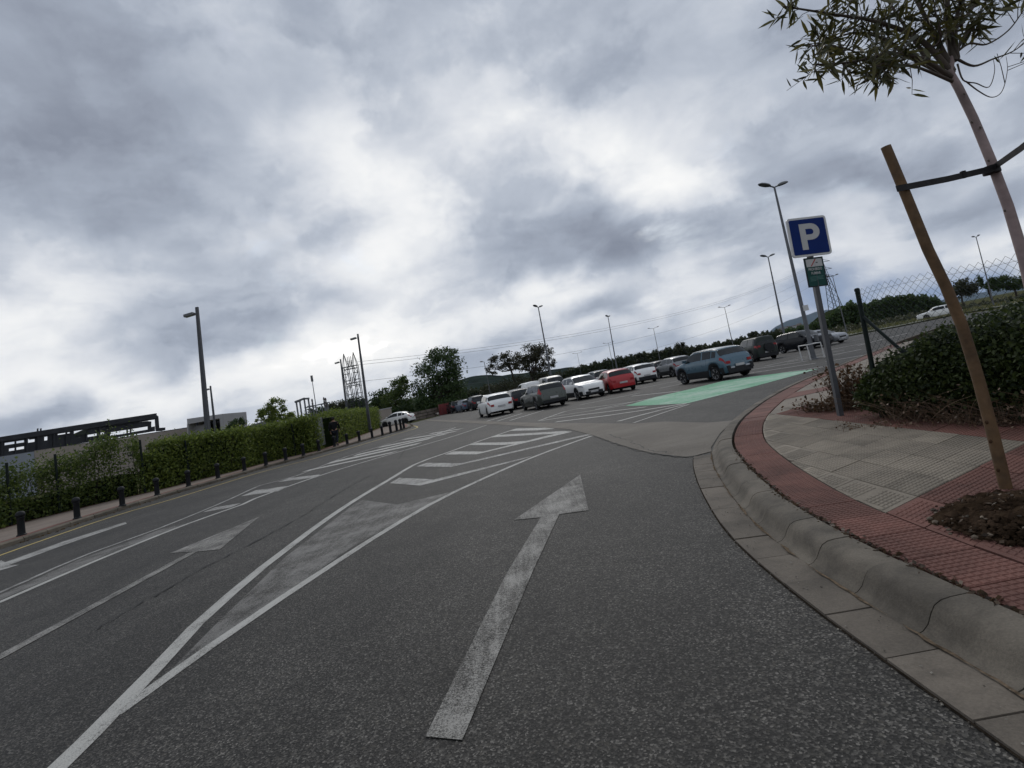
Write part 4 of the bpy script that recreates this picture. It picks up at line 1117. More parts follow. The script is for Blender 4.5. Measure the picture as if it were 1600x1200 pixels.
# --- trees round the end of the road
px_tree('leafy_tree', 'big dark leafy tree with a tall rounded crown at the end of the road', 80, (690, 640),
        [(686, 575, 36, 28), (668, 595, 28, 22), (706, 590, 24, 26), (688, 613, 42, 24), (664, 622, 26, 18), (712, 618, 20, 22), (690, 556, 22, 14)], 5200, .50, M_leafdark, trunk_r=.35, clumps=46, spread=.24, limbs=12)
px_tree('bushy_tree', 'mid green upright tree left of the big leafy tree', 86, (622, 646),
        [(622, 606, 17, 17), (618, 628, 22, 16), (630, 598, 9, 9)], 1900, .5, M_leafmid, trunk_r=.2)
px_tree('bushy_tree', 'low spreading tree right of the box-headed lamp by the gantry', 90, (595, 652),
        [(597, 622, 18, 14), (590, 635, 20, 12), (606, 614, 10, 8)], 1500, .5, M_leafdark, trunk_r=.2)
px_tree('undergrowth_bush', 'dark round bush behind the white hatchback at the road end', 84, (645, 650), [(645, 634, 26, 15), (632, 642, 18, 10)], 1500, .45, M_leafdark, trunk_r=.1, cat='bush')
px_tree('undergrowth_bush', 'dark bush at the foot of the big leafy tree', 78, (668, 646), [(668, 634, 20, 13), (700, 632, 22, 12)], 1300, .45, M_leafdark, trunk_r=.1, cat='bush')
px_tree('oak_tree', 'sparse smaller oak with bare limbs showing, left of the rounded oak', 88, (806, 610),
        [(782, 566, 20, 12), (800, 560, 18, 12), (772, 577, 14, 9), (812, 572, 12, 10)], 1350, .42, M_leafoak, trunk_r=.22, limbs=14, clumps=30, spread=.2, shell=.7)
px_tree('oak_tree', 'rounded open crowned oak behind the lamp post in the lot', 84, (836, 607),
        [(828, 552, 24, 15), (846, 556, 22, 18), (822, 568, 20, 13), (856, 568, 12, 14), (838, 580, 16, 14)], 2600, .40, M_leafoak, trunk_r=.28, limbs=16, clumps=44, spread=.2, shell=.65)
px_tree('undergrowth_bush', 'scrubby olive bushes under the two oaks', 86, (815, 612), [(800, 600, 26, 12), (838, 596, 24, 12), (770, 608, 24, 9)], 1700, .4, M_leafolive, trunk_r=.08, cat='bush')
# --- trees behind the left hedge
px_tree('leafy_tree', 'light green young tree behind the hedge, left of the substation', 62, (432, 676),
        [(430, 634, 16, 14), (418, 648, 18, 12), (446, 648, 14, 12), (432, 655, 24, 10), (408, 655, 9, 7)], 2200, .32, M_leafhedge, trunk_r=.14, clumps=34, spread=.2)
px_tree('small_tree', 'small dark round tree behind the hedge beside the shed roof', 62, (372, 686), [(372, 664, 11, 9), (362, 668, 7, 6), (380, 658, 6, 6)], 900, .28, M_leafdark, trunk_r=.1)
px_tree('pale_bush', 'pale sage green bush just over the hedge top', 55, (466, 668), [(467, 659, 16, 7)], 900, .25, M_leafpale, trunk_r=.06, cat='bush')
for k, (px, py, rx, ry, foot, lab) in enumerate([(500, 648, 22, 11, 664, 'dark tree in the substation left of the floodlight pole'), (528, 640, 20, 13, 662, 'dark tree between the floodlight pole and the gantry'),
      (556, 636, 20, 15, 660, 'dark tree inside the legs of the lattice gantry'), (540, 650, 26, 9, 664, 'low dark bushy tree in front of the lattice gantry')]):
    px_tree('yard_tree', lab, 96 + k * 3, (px, foot), [(px, py, rx, ry), (px - 8, py - 5, rx * .5, ry * .6), (px + 9, py - 4, rx * .45, ry * .7)], 1100, .5, M_leafolive if k % 2 else M_leafdark, trunk_r=.15)

# --- left hedges
LBa = np.array(LB); LBs = np.concatenate([[0], np.cumsum(np.linalg.norm(np.diff(LBa, axis=0), axis=1))])
def LB_at(s, off):
    x, y = np.interp(s, LBs, LBa[:, 0]), np.interp(s, LBs, LBa[:, 1])
    tx, ty = np.interp(s + .5, LBs, LBa[:, 0]) - np.interp(s - .5, LBs, LBa[:, 0]), np.interp(s + .5, LBs, LBa[:, 1]) - np.interp(s - .5, LBs, LBa[:, 1]); l = np.hypot(tx, ty)
    return np.stack([x - ty / l * off, y + tx / l * off], axis=-1)
def s_of(px, py):
    g_ = np.array(G(px, py, .12)); return float(LBs[np.argmin(np.linalg.norm(LBa - g_, axis=1))])
def lump(s, k): return .5 + .5 * (np.sin(s * 1.9 + k) * .5 + np.sin(s * .83 + 2 * k) * .3 + np.sin(s * 4.3 + k * 3) * .2)
def hedge(label, s0, s1, hgt, n, leaf, mt, rough, depth=1.5, gaps=0):
    root = empty('hedge', (*LB_at(np.array([(s0 + s1) / 2]), .1)[0], .05), 0, label, 'hedge', 'hedges along the left pavement'); o = np.array(root.location)
    s = rng.uniform(s0, s1, n); u = rng.uniform(0, 1, n); face = rng.uniform(0, 1, n)
    h = hgt(s) * (1 - rough * .55 * lump(s, 1.3)) ; bulge = .28 * lump(s * 1.3, 4) * (.4 + rough)
    off = np.where(face < .62, rng.normal(.10, .16, n) - bulge * np.sin(np.pi * u), rng.uniform(-.1, depth, n))
    z = np.where(face < .62, u * h, h + rng.normal(0, .10 + .25 * rough, n) * (1 + .6 * (rng.uniform(0, 1, n) < .2)))
    if gaps:   # thin places where the wall behind shows
        keep = (lump(s * .9, 7) + .5 * lump(s * 3.1, 2) > gaps) | (z < h * .55) | (rng.uniform(0, 1, n) < .35)
        s, off, z = s[keep], off[keep], z[keep]
    P = np.concatenate([LB_at(s, off), z[:, None]], axis=1) - o
    f = quads_obj('foliage', leaves(P, leaf), mt, root); tag(f, kind='stuff')
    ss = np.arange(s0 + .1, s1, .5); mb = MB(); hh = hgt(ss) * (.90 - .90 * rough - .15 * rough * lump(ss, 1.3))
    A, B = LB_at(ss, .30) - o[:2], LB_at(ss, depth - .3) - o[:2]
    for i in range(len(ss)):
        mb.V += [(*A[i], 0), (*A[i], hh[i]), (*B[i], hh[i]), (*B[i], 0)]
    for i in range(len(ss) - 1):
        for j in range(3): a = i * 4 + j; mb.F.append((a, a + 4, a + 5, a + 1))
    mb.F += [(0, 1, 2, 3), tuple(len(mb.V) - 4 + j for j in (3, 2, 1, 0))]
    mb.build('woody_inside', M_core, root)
    st = MB()
    for k in range(int((s1 - s0) * 1.6)):
        q = rng.uniform(s0, s1); p = LB_at(np.array([q]), .1)[0] - o[:2]; hq = float(hgt(np.array([q]))[0])
        limb(st, (*p, 0), (p[0] + rng.normal() * .2, p[1] + rng.normal() * .3, hq * rng.uniform(.6, 1.0)), .022, .008, .08, 3, 4)
    tag(st.build('stems', M_bark, root), kind='stuff')
    return root
sA, sB, sC, sD, sE = s_of(0, 828) - 6, s_of(240, 769), s_of(499, 704), s_of(531, 692), s_of(596, 667.5)
hl = s_of(92, 803); hm = s_of(165, 784)
def hgtA(s): return 1.98 + .85 * np.exp(-((s - (hl + hm) / 2 - .3) / 2.6) ** 2) - .25 * np.exp(-((s - s_of(40, 815)) / 1.4) ** 2) + .15 * np.sin(s * 2.1)
hedge('loose untrimmed hedge of shrubs at the left edge with wire fence posts in it', sA, sB, hgtA, 30000, .115, leafmat('leaf_hedge_dark', (.028, .052, .010), (.14, .18, .042), trans=.42), .55, gaps=.48)
hedge('long clipped hedge with pale green top between the loose shrubs and the gap', sB - .1, sC + 1.2, lambda s: 1.62 + .50 * np.clip((s - s_of(285, 758)) / (s_of(338, 747) - s_of(285, 758)), 0, 1) + .05 * np.sin(s * .6), 30000, .12, M_leafhedge, .06, gaps=.0)
hedge('short clipped hedge right of the gap, ending at the white hatchback', sD - .8, sE, lambda s: 2.35 + .05 * np.sin(s) + 0 * s, 16000, .13, M_leafhedge, .06)
# wire fence running through the loose hedge
M_fencegreen = mat('fence_green', (.005, .011, .009), .6, var=.1)
wf = empty('wire_fence', (*LB_at(np.array([sB]), .05)[0], .1), 0, 'dark green wire fence with posts inside the loose left hedge', 'fence'); o_ = np.array(wf.location)
for k, (px, py, h) in enumerate([(92, 803, 2.35), (228, 772, 2.35), (328, 748, 2.0), (20, 822, 2.3), (455, 713, 1.9)]):
    p = LB_at(np.array([s_of(px, py)]), -.12)[0] - o_[:2]; MB().tube([(*p, 0), (*p, h)], .045, 8).build('post', M_fencegreen, wf, 60)
mb = MB(); ss = np.arange(sA, sB + 6, .30); lo = LB_at(ss, -.02) - o_[:2]
for i in range(len(ss)): mb.bar((*lo[i], .05), (*lo[i], 1.9), .008)
for z in np.arange(.1, 2.0, .30):
    for i in range(0, len(ss) - 4, 4): mb.bar((*lo[i], z), (*lo[i + 4], z), .008)
tag(mb.build('wire', M_fencegreen, wf), kind='stuff')
# grey gate posts and panels in the gap between the hedges
gp = empty('metal_gate', (*LB_at(np.array([(sC + sD) / 2]), .9)[0], .05), 0, 'grey sheet metal gate leaves in the gap between the clipped hedges', 'gate'); o_ = np.array(gp.location)
for a, bq in ((.08, .50), (.56, .97)):
    p, q = LB_at(np.array([sC + 1.0 + (sD - sC - 1.6) * a]), .9)[0] - o_[:2], LB_at(np.array([sC + 1.0 + (sD - sC - 1.6) * bq]), .9)[0] - o_[:2]
    MB().box(((p[0] + q[0]) / 2, (p[1] + q[1]) / 2, 1.15), (float(np.hypot(*(q - p))), .05, 1.9), math.atan2(q[1] - p[1], q[0] - p[0])).build('gate_leaf', mat('gate_sheet', (.16, .165, .175), .6), gp)
    MB().bar((*p, 0), (*p, 2.3), .10).build('gate_post', M_pole, gp)

# --- bramble and ivy bank on the right
ivb = [np.array(G(1372, 652, ZP)) + (.12, .0), np.array(G(1450, 655, ZP)) + (.1, 0), np.array(G(1600, 658, ZP)) + (.1, 0), np.array((5.25, 4.4)), np.array((5.3, 3.0))]
IV = np.array(smooth_line([ivb[0] + (.05, .12)] + ivb, .1)); IVs = np.concatenate([[0], np.cumsum(np.linalg.norm(np.diff(IV, axis=0), axis=1))])
def iv_h(s): return np.interp(s, [0, .5, 1.1, 1.8, 2.6, 9], [.66, .84, .97, 1.06, 1.10, 1.12]) - .13
nv = 76000; s = rng.uniform(0, IVs[-1], nv); u = rng.uniform(0, 1, nv); fc = rng.uniform(0, 1, nv)
hh = iv_h(s) * (1 + .12 * (lump(s * 2.2, 3) - .5) + .05 * rng.normal(size=nv))
bul = .25 * np.sin(np.pi * np.clip(u * .9, 0, 1)) + .12 * lump(s * 2.5 + u * 3, 5)
offx = np.where(fc < .55, -bul + .12 + rng.normal(0, .06, nv), rng.uniform(-.1, 2.2, nv) ** 1.0)
zz = np.where(fc < .55, u * hh, hh + .10 * lump(offx * 2.4, 1) * np.minimum(1, offx + .3) + .14 * np.minimum(offx, 1.2) + rng.normal(0, .05, nv))
P = np.stack([np.interp(s, IVs, IV[:, 0]) + offx, np.interp(s, IVs, IV[:, 1]) + rng.normal(0, .05, nv), zz + ZP], axis=1)
bank = empty('bramble_bank', (float(IV[len(IV) // 2, 0]) + .6, float(IV[len(IV) // 2, 1]), ZP), 0, 'dark bank of brambles and ivy behind the stake on the right', 'bush'); ob = np.array(bank.location)
tag(quads_obj('foliage', leaves(P - ob, .047, .1, .8), M_leafivy, bank), kind='stuff')
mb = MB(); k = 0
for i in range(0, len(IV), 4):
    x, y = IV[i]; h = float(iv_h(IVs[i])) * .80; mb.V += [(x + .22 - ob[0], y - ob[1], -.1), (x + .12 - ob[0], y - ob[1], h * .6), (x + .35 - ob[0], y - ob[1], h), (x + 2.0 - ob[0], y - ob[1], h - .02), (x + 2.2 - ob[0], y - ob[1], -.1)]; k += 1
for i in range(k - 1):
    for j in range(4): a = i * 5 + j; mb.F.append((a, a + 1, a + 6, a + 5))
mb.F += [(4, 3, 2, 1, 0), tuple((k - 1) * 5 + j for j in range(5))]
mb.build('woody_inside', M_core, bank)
# dry weeds and bare canes along its foot
def canes(name, label, pts, n, hmin, hmax, r=.004, mt=M_dry, leafy=.5, arch=.5, cat='weeds', lsize=.05):
    root = empty(name, (*np.mean(np.array(pts), axis=0), ZP), 0, label, cat); o = np.array((*np.mean(np.array(pts), axis=0), 0.0)); mb = MB(); lp = []
    pts = np.array(pts)
    for k in range(n):
        i = rng.integers(0, len(pts) - 1); t = rng.uniform(); b_ = pts[i] * (1 - t) + pts[i + 1] * t + rng.normal(size=2) * .10
        h = rng.uniform(hmin, hmax); d = rng.normal(size=2) * arch * h; q = []
        for j in range(5):
            f = j / 4; q.append((b_[0] + d[0] * f - o[0], b_[1] + d[1] * f - o[1], h * (f * 1.3 - .45 * f * f) + rng.normal() * .008))
        mb.tube(q, [r, r, r * .8, r * .6, r * .3], 3, cap=False)
        for f in q[2:]:
            if rng.uniform() < leafy: lp.append(np.array(f) + rng.normal(size=3) * .03)
    tag(mb.build('stems', mt, root), kind='stuff')
    if lp: tag(quads_obj('dry_leaves', leaves(lp, lsize, 0, .7), mt, root), kind='stuff')
    return root
foot = [np.array(G(px, py, ZP)) + (-.02, .0) for px, py in ((1390, 653), (1450, 657), (1520, 659), (1600, 660))] + [np.array((5.05, 4.6))]
canes('dry_weeds', 'tangle of pale dry canes and dead leaves along the foot of the bramble bank', foot, 520, .10, .50, .003, M_dry, .35, .9, lsize=.035)
shr = [np.array(G(px, py, ZP)) for px, py in ((1322, 645), (1338, 640), (1352, 645))]
canes('dry_shrub', 'brown dry shrub with thin stems beside the sign post', [p + (.22, .30) for p in shr], 260, .25, .85, .004, leafmat('dry_shrub_leaf', (.035, .022, .010), (.13, .072, .036)), 1.0, .35, lsize=.055)
gr = [np.array(G(px, py, ZP)) for px, py in ((1268, 643), (1290, 640), (1310, 642), (1304, 632))]
canes('dry_grass', 'patch of dead brown grass spilling over the paving left of the sign post', gr, 260, .03, .20, .004, MATS['dry_shrub_leaf'], .6, 1.6, lsize=.05)
dl = [np.array(G(px, py, ZP)) for px, py in ((1330, 668), (1400, 664), (1500, 664), (1590, 664))]
canes('dead_leaves', 'scatter of dead leaves and stems on the red strip under the brambles', dl, 90, .01, .08, .003, M_dry, .8, 1.8, lsize=.035)
deb = [np.array(K_at(s_, .315)) for s_ in np.arange(K_s(1.2), K_s(7), .1)]
dbp = [(p[0] + rng.normal() * .018, p[1] + rng.uniform(0, .1), ZP - .002 + rng.uniform(0, .012)) for p in deb for _ in range(11)]
tag(quads_obj('leaf_litter', leaves(dbp, .035, .75, .6), leafmat('kerb_litter', (.030, .020, .012), (.105, .070, .042))), kind='stuff')

# --- chain link fence behind the brambles
fa = np.array(G(1378, 652, ZP)); fb = np.array((5.42, 2.6)); fa3 = Vector((*fa, ZP))
fe = empty('chain_link_fence', fa3, 0, 'green chain link fence standing out of the bramble bank', 'fence')
pl_ = Vector((.13, -.03, 1.74)); MB().tube([(0, 0, -.05), pl_], .030, 10).build('post', M_fencegreen, fe, 60)
MB().lathe([(.034, 0), (.034, .03), (.02, .045)], 10, origin=tuple(pl_)).build('post_cap', M_fencegreen, fe, 40)
dF = Vector((fb[0] - fa[0], fb[1] - fa[1], 0)); LF = dF.length; dF.normalize()
MB().tube([pl_ * .80, dF * 1.25 + Vector((.05, 0, .0))], .022, 8).build('brace', M_fencegreen, fe, 60)
MB().tube([dF * (LF - .05), dF * (LF - .05) + Vector((0, 0, 1.85))], .030, 10).build('post', M_fencegreen, fe, 60)
mb = MB(); W_ = .095; zt_ = 1.80
def fp(u, z):
    sag = .03 * math.sin(u * 2.3) - .05 * math.sin(math.pi * min(1, u / LF))
    return dF * u + Vector((.12 * z / 1.8 + .02 * math.sin(u * 3 + z * 2), .0, z * (1 + sag * .5)))
nu = int(LF / W_)
for k in range(-int(zt_ / W_), nu + 1):
    for sgn in (1, -1):
        pts = []
        for j in range(int(zt_ / W_ * 2) + 1):
            z = j * W_ * .5; u = (k * W_ + z) if sgn > 0 else (k * W_ + int(zt_ / W_) * W_ - z)
            if 0 <= u <= LF: pts.append(fp(u, z))
        if len(pts) > 1: mb.tube(pts[::2] + ([pts[-1]] if len(pts) % 2 == 0 else []), .0018, 3, cap=False)
tag(mb.build('wire_mesh', mat('fence_wire', (.045, .055, .055), .6), fe), kind='stuff')
for z in (.9, 1.68): MB().tube([fp(u, z) for u in np.linspace(0, LF, 12)], .0022, 4).build('line_wire', M_galv, fe)

# --- tree pit, stakes, sapling
PC = Vector((float(pit_c[0]), float(pit_c[1]), ZP))
bm = bmesh.new(); rings, seg = 9, 36; vv = []
import mathutils.noise as mn
for i in range(rings + 1):
    r_ = i / rings; row_ = []
    for j in range(seg):
        a = 2 * math.pi * j / seg; rr = PIT_R * (1 + .34 * mn.noise(Vector((math.cos(a) * 1.6, math.sin(a) * 1.6, 3)))) * r_
        x, y = math.cos(a) * rr, math.sin(a) * rr * 1.05
        z = .095 * (1 - r_ ** 2) + (.045 * mn.noise(Vector((x * 6, y * 6, 1))) + .02 * mn.noise(Vector((x * 17, y * 17, 5)))) * (1 - r_ ** 6) + .012 - .02 * (r_ > .99)
        row_.append(bm.verts.new((x, y, z)))
    vv.append(row_)
for i in range(rings):
    for j in range(seg): bm.faces.new((vv[i][j], vv[i + 1][j], vv[i + 1][(j + 1) % seg], vv[i][(j + 1) % seg]))
me = bpy.data.meshes.new('soil'); bm.to_mesh(me); bm.free(); me.materials.append(mat('pit_soil', (.034, .023, .015), .95, var=.45, scale=9, bump=1.0, bscale=60, spec=0))
me.polygons.foreach_set('use_smooth', [True] * len(me.polygons))
so_ = bpy.data.objects.new('soil', me); so_.location = PC; COL.objects.link(so_); tag(so_, kind='stuff')
def pebbles(name, n, size, mt, rmax=1.0, seed=1, flat=.6):
    r2 = np.random.default_rng(seed); mb = MB()
    for k in range(n):
        a = r2.uniform(0, 2 * math.pi); r_ = math.sqrt(r2.uniform(0, 1)) * PIT_R * rmax; x, y = math.cos(a) * r_, math.sin(a) * r_
        z = .095 * (1 - min(1, r_ / PIT_R) ** 2) + .014; s_ = size * r2.uniform(.25, 1.0) ** 1.6 * 1.5
        ico = [(0, 0, 1), (.9, 0, .3), (.28, .85, .35), (-.72, .53, .3), (-.72, -.53, .35), (.28, -.85, .3), (.72, .5, -.5), (-.3, .85, -.5), (-.9, 0, -.5), (-.3, -.85, -.5), (.72, -.5, -.5)]
        V = [(x + v[0] * s_ * r2.uniform(.7, 1.3), y + v[1] * s_ * r2.uniform(.7, 1.3), z + v[2] * s_ * flat) for v in ico]
        mb.add(V, [(0, 1, 2), (0, 2, 3), (0, 3, 4), (0, 4, 5), (0, 5, 1), (1, 6, 2), (2, 6, 7), (2, 7, 3), (3, 7, 8), (3, 8, 4), (4, 8, 9), (4, 9, 5), (5, 9, 10), (5, 10, 1), (1, 10, 6), (6, 10, 9, 8, 7)])
    o = mb.build(name, mt, None, None, PC); return tag(o, kind='stuff')
pebbles('soil_clods', 1500, .017, mat('clod', (.036, .024, .016), .95, var=.5, scale=7, spec=0), 1.0, 1, .7)
pebbles('rubble', 60, .034, mat('clod', (.036, .024, .016)), 1.0, 5, .7)
pebbles('gravel', 190, .014, leafmat('pebble', (.05, .038, .026), (.24, .19, .14), rough=.8, trans=0), 1.12, 2, .6)
pl2 = [(pit_c[0] + math.cos(a) * r_, pit_c[1] + math.sin(a) * r_, ZP + .025 + .095 * max(0, 1 - (r_ / PIT_R) ** 2)) for a, r_ in zip(rng.uniform(0, 6.28, 130), PIT_R * 1.1 * np.sqrt(rng.uniform(0, 1, 130)))]
tag(quads_obj('leaf_litter', leaves(pl2, .032, .6, .5), MATS['kerb_litter']), kind='stuff')
M_wood = mat('stake_wood', (.105, .060, .026), .75, var=.28, scale=7, bump=.4, bscale=30)
stk = [AT(*p, 3.75) for p in [(1384, 229), (1416, 306), (1450, 390), (1478, 448), (1502, 506), (1528, 590), (1552, 680), (1570, 755), (1582, 803)]]
sb = stk[-1]; stake = empty('tree_stake', (sb[0], sb[1], ZP), 0, 'round wooden stake in the tree pit, strapped to the sapling', 'stake')
MB().tube([(p[0] - sb[0], 0, p[2] - ZP) for p in stk], [.0335, .034, .035, .0355, .036, .036, .0365, .037, .037], 14).build('pole', M_wood, stake, 60)
for px, py in ((1561, 735), (1549, 690), (1543, 660)):
    p = AT(px, py, 3.71); MB().lathe([(.004, -.006), (.014, 0), (.004, .006)], 8, origin=(p[0] - sb[0], -.0345, p[2] - ZP), axis='Y').build('knot', mat('knot', (.05, .026, .012), .8), stake)
TY = 4.0
trk = [AT(*p, TY) for p in [(1493, 40), (1492, 66), (1487, 92), (1483, 112), (1498, 138), (1521, 185), (1548, 250), (1575, 322), (1600, 405), (1625, 510), (1648, 620), (1672, 775)]]
tb = trk[-1]; sap = empty('sapling', (tb[0], tb[1], ZP), 0, 'young slender-leaved tree with smooth pinkish trunk tied to a stake', 'tree')
def tr(p): return (p[0] - tb[0], p[1] - tb[1], p[2] - ZP)
M_sapbark = mat('sapling_bark', (.27, .205, .195), .75, var=.2, scale=5, bump=.4, bscale=18)
M_branch = mat('branch_bark', (.075, .058, .045), .8, var=.2, scale=6)
trunk = MB().tube([tr(p) for p in trk], [.013, .017, .023, .028, .030, .031, .033, .035, .037, .039, .043, .050], 14).build('trunk', M_sapbark, sap, 60)
for px, py in ((1505, 148), (1530, 200), (1517, 192), (1543, 252), (1568, 330)):
    p = tr(AT(px, py, TY - .03)); MB().lathe([(.003, -.004), (.011, 0), (.003, .006)], 8, origin=(p[0], p[1] - .01, p[2]), axis='Y').build('bud_scar', M_branch, trunk)
M_strap = mat('strap', (.018, .017, .018), .7, var=.15)
zs = AT(1552, 263, TY)[2]
s1, s2 = Vector(AT(1401, 295, 3.675)), Vector(AT(1556, 262, 3.935)); s3 = Vector(ATZ(1640, 196, zs + .02)); 
strap = empty('tree_strap', s2, 0, 'black rubber tie strap running from the stake round the sapling trunk', 'strap')
def strap_seg(a, b_, mid=None):
    pts = [a, a.lerp(b_, .5) + Vector((0, 0, -.008)), b_]; mb = MB()
    for p in pts: mb.V += [tuple(p - s2 + Vector((0, -.004, -.023))), tuple(p - s2 + Vector((0, -.004, .023))), tuple(p - s2 + Vector((0, .004, .023))), tuple(p - s2 + Vector((0, .004, -.023)))]
    for i in range(2):
        for j in range(4): mb.F.append((i * 4 + j, i * 4 + (j + 1) % 4, i * 4 + 4 + (j + 1) % 4, i * 4 + 4 + j))
    mb.F += [(3, 2, 1, 0), (8, 9, 10, 11)]
    return mb.build('band', M_strap, strap)
strap_seg(s1, s2); strap_seg(s2 + Vector((0, 0, .012)), s3)
MB().tube([(.0, .04, -.03), (.0, .04, .03)], .056, 12).build('loop', M_strap, strap, 50)
kp = s1.lerp(s2, .66) - s2; MB().box(kp, (.03, .022, .056)).build('buckle', M_strap, strap)
st2 = empty('tree_stake', (s3.x + .04, s3.y, ZP), 0, 'second wooden stake on the near side of the sapling', 'stake')
MB().tube([(0, 0, 0), (0, 0, 1.2), (.0, 0, zs + .1)], [.044, .043, .043], 12).build('pole', M_wood, st2, 60)
# branches: seen paths with their distance
BR = [([(1488, 122), (1440, 92), (1390, 84), (1330, 97), (1270, 101)], -.25, .020), ([(1488, 116), (1438, 62), (1370, 34), (1300, 22), (1225, 10)], -.05, .022),
      ([(1487, 120), (1420, 88), (1380, 60), (1330, 52), (1282, 70)], .25, .018), ([(1488, 112), (1455, 45), (1425, -10), (1380, -70)], .1, .022),
      ([(1490, 96), (1482, 40), (1478, -30), (1470, -120)], 0, .026), ([(1494, 92), (1492, 50), (1500, 5), (1520, -70)], -.15, .022),
      ([(1494, 78), (1512, 52), (1530, 22), (1560, -40)], .15, .012), ([(1494, 82), (1515, 68), (1542, 69), (1575, 48), (1600, 15), (1630, -30)], -.1, .009),
      ([(1495, 92), (1522, 103), (1552, 92), (1583, 80), (1610, 60)], .05, .010), ([(1496, 100), (1505, 125), (1525, 130), (1545, 136), (1554, 112), (1552, 92)], -.05, .006),
      ([(1509, 127), (1530, 143), (1550, 152), (1566, 142), (1574, 110), (1572, 88)], 0, .005), ([(1490, 128), (1430, 104), (1395, 102), (1362, 104)], -.35, .012),
      ([(1450, 95), (1400, 20), (1360, -40)], .3, .016), ([(1500, 40), (1540, -10), (1600, -30), (1640, 10)], .2, .014), ([(1430, 85), (1380, 100), (1320, 75), (1262, 72)], .1, .010),
      ([(1455, 75), (1470, 60), (1460, 10), (1455, -40)], -.3, .009), ([(1400, 78), (1365, 98), (1352, 110)], -.2, .006)]
tips = []
for k, (pts, dy, r) in enumerate(BR):
    P = [np.array(AT(px, py, TY + dy * i / (len(pts) - 1))) for i, (px, py) in enumerate(pts)]
    fine = []
    for i in range(len(P) - 1):
        for t in np.linspace(0, 1, 5, endpoint=False):
            a, b_, c_, d_ = P[max(0, i - 1)], P[i], P[i + 1], P[min(len(P) - 1, i + 2)]
            fine.append(.5 * (2 * b_ + (c_ - a) * t + (2 * a - 5 * b_ + 4 * c_ - d_) * t * t + (3 * b_ - a - 3 * c_ + d_) * t ** 3))
    fine.append(P[-1]); nf = len(fine)
    MB().tube([tr(p) for p in fine], [r * (1.25 - .98 * (i / (nf - 1)) ** .8) for i in range(nf)], 7).build('branch', M_branch, sap, 60)
    if k in (7, 8, 9, 10): 
        for i in range(nf): 
            if i > nf * .62 and k != 9 and rng.uniform() < .5: tips.append((np.array(fine[i]), 2))
        continue
    for i in range(int(nf * .35), nf):
        tips.append((np.array(fine[i]), 6 if k < 7 else 4))
# twigs off the branches carry the leaves
lf = [(0, 0, 0), (.30, .075, .012), (.62, .07, .0), (1.0, 0, -.03), (.62, -.07, .0), (.30, -.075, .012), (.30, 0, 0), (.62, 0, -.012)]
lme = bpy.data.meshes.new('leaf'); lme.from_pydata(lf, [], [(0, 1, 6), (1, 2, 7, 6), (2, 3, 7), (0, 6, 5), (6, 7, 4, 5), (7, 3, 4)]); lme.update()
M_leafsap = leafmat('leaf_sapling', (.026, .030, .011), (.12, .11, .032), rough=.45, trans=.3)
def rnd_mat():
    mt = M_leafsap.copy(); return mt
lmi, _n, _b = principled('sapling_leaf_single'); oi = _n.node('ShaderNodeObjectInfo'); _c = _n.ramp(oi.outputs['Random'], [(0, (.026, .030, .011)), (.6, (.075, .075, .024)), (1, (.15, .13, .04))])
_n.l.new(_c, _b.inputs['Base Color']); _b.inputs['Roughness'].default_value = .45
_t = _n.node('ShaderNodeBsdfTranslucent'); _n.l.new(_c, _t.inputs[0]); _m = _n.node('ShaderNodeMixShader'); _m.inputs[0].default_value = .3
_n.l.new(_b.outputs[0], _m.inputs[1]); _n.l.new(_t.outputs[0], _m.inputs[2]); _n.l.new(_m.outputs[0], lmi.node_tree.nodes['Material Output'].inputs[0])
lme.materials.append(lmi)
LV = []; tw = MB()
for p, m_ in tips:
    for _ in range(max(1, m_ // 2 - int(rng.uniform() < .25))):
        d = rng.normal(size=3); d[2] = d[2] * .7 + .12; d /= np.linalg.norm(d); L = rng.uniform(.10, .30)
        q = p + d * L; tw.tube([tr(p), tr(p + d * L * .5 + rng.normal(size=3) * .015), tr(q)], [.0035, .003, .002], 3, cap=False)
        for _ in range(m_ if m_ < 6 else 5):
            a = p + d * L * rng.uniform(.25, 1.0); v = d * .5 + rng.normal(size=3) * .8; v[2] -= .16; v /= np.linalg.norm(v)
            LV.append((a, v, rng.uniform(.09, .185)))
tag(tw.build('twigs', M_branch, sap), kind='stuff')
def seen(p):
    v = np.array(p) - (0, 0, CAM_H); f = v @ _f
    x, y = PPX + FPX * (v @ _r) / f, PPY - FPX * (v @ _u) / f
    return 0 < x < 1600 and 0 < y < 1200
LV.sort(key=lambda t: (not seen(t[0]), -t[2]))
def leaf_mtx(a, v, L):
    v = Vector(v); x = v; y = x.cross(Vector(rng.normal(size=3))).normalized(); z = x.cross(y)
    return Matrix(((x.x * L, y.x * L, z.x * L, a[0] - tb[0]), (x.y * L, y.y * L, z.y * L, a[1] - tb[1]), (x.z * L, y.z * L, z.z * L, a[2] - ZP), (0, 0, 0, 1)))
cr_o = bpy.data.objects.new('crown', None); COL.objects.link(cr_o); cr_o.parent = sap
for a, v, L in LV[:300]:
    o = bpy.data.objects.new('leaf', lme); COL.objects.link(o); o.parent = cr_o; o.matrix_local = leaf_mtx(a, v, L)
rest = MB()
for a, v, L in LV[300:]:
    mx = leaf_mtx(a, v, L); rest.add([mx @ Vector(q) for q in lf], [(0, 1, 6), (1, 2, 7, 6), (2, 3, 7), (0, 6, 5), (6, 7, 4, 5), (7, 3, 4)])
tag(rest.build('small_leaves', M_leafsap, cr_o), kind='stuff')
print('sapling leaves', len(LV))

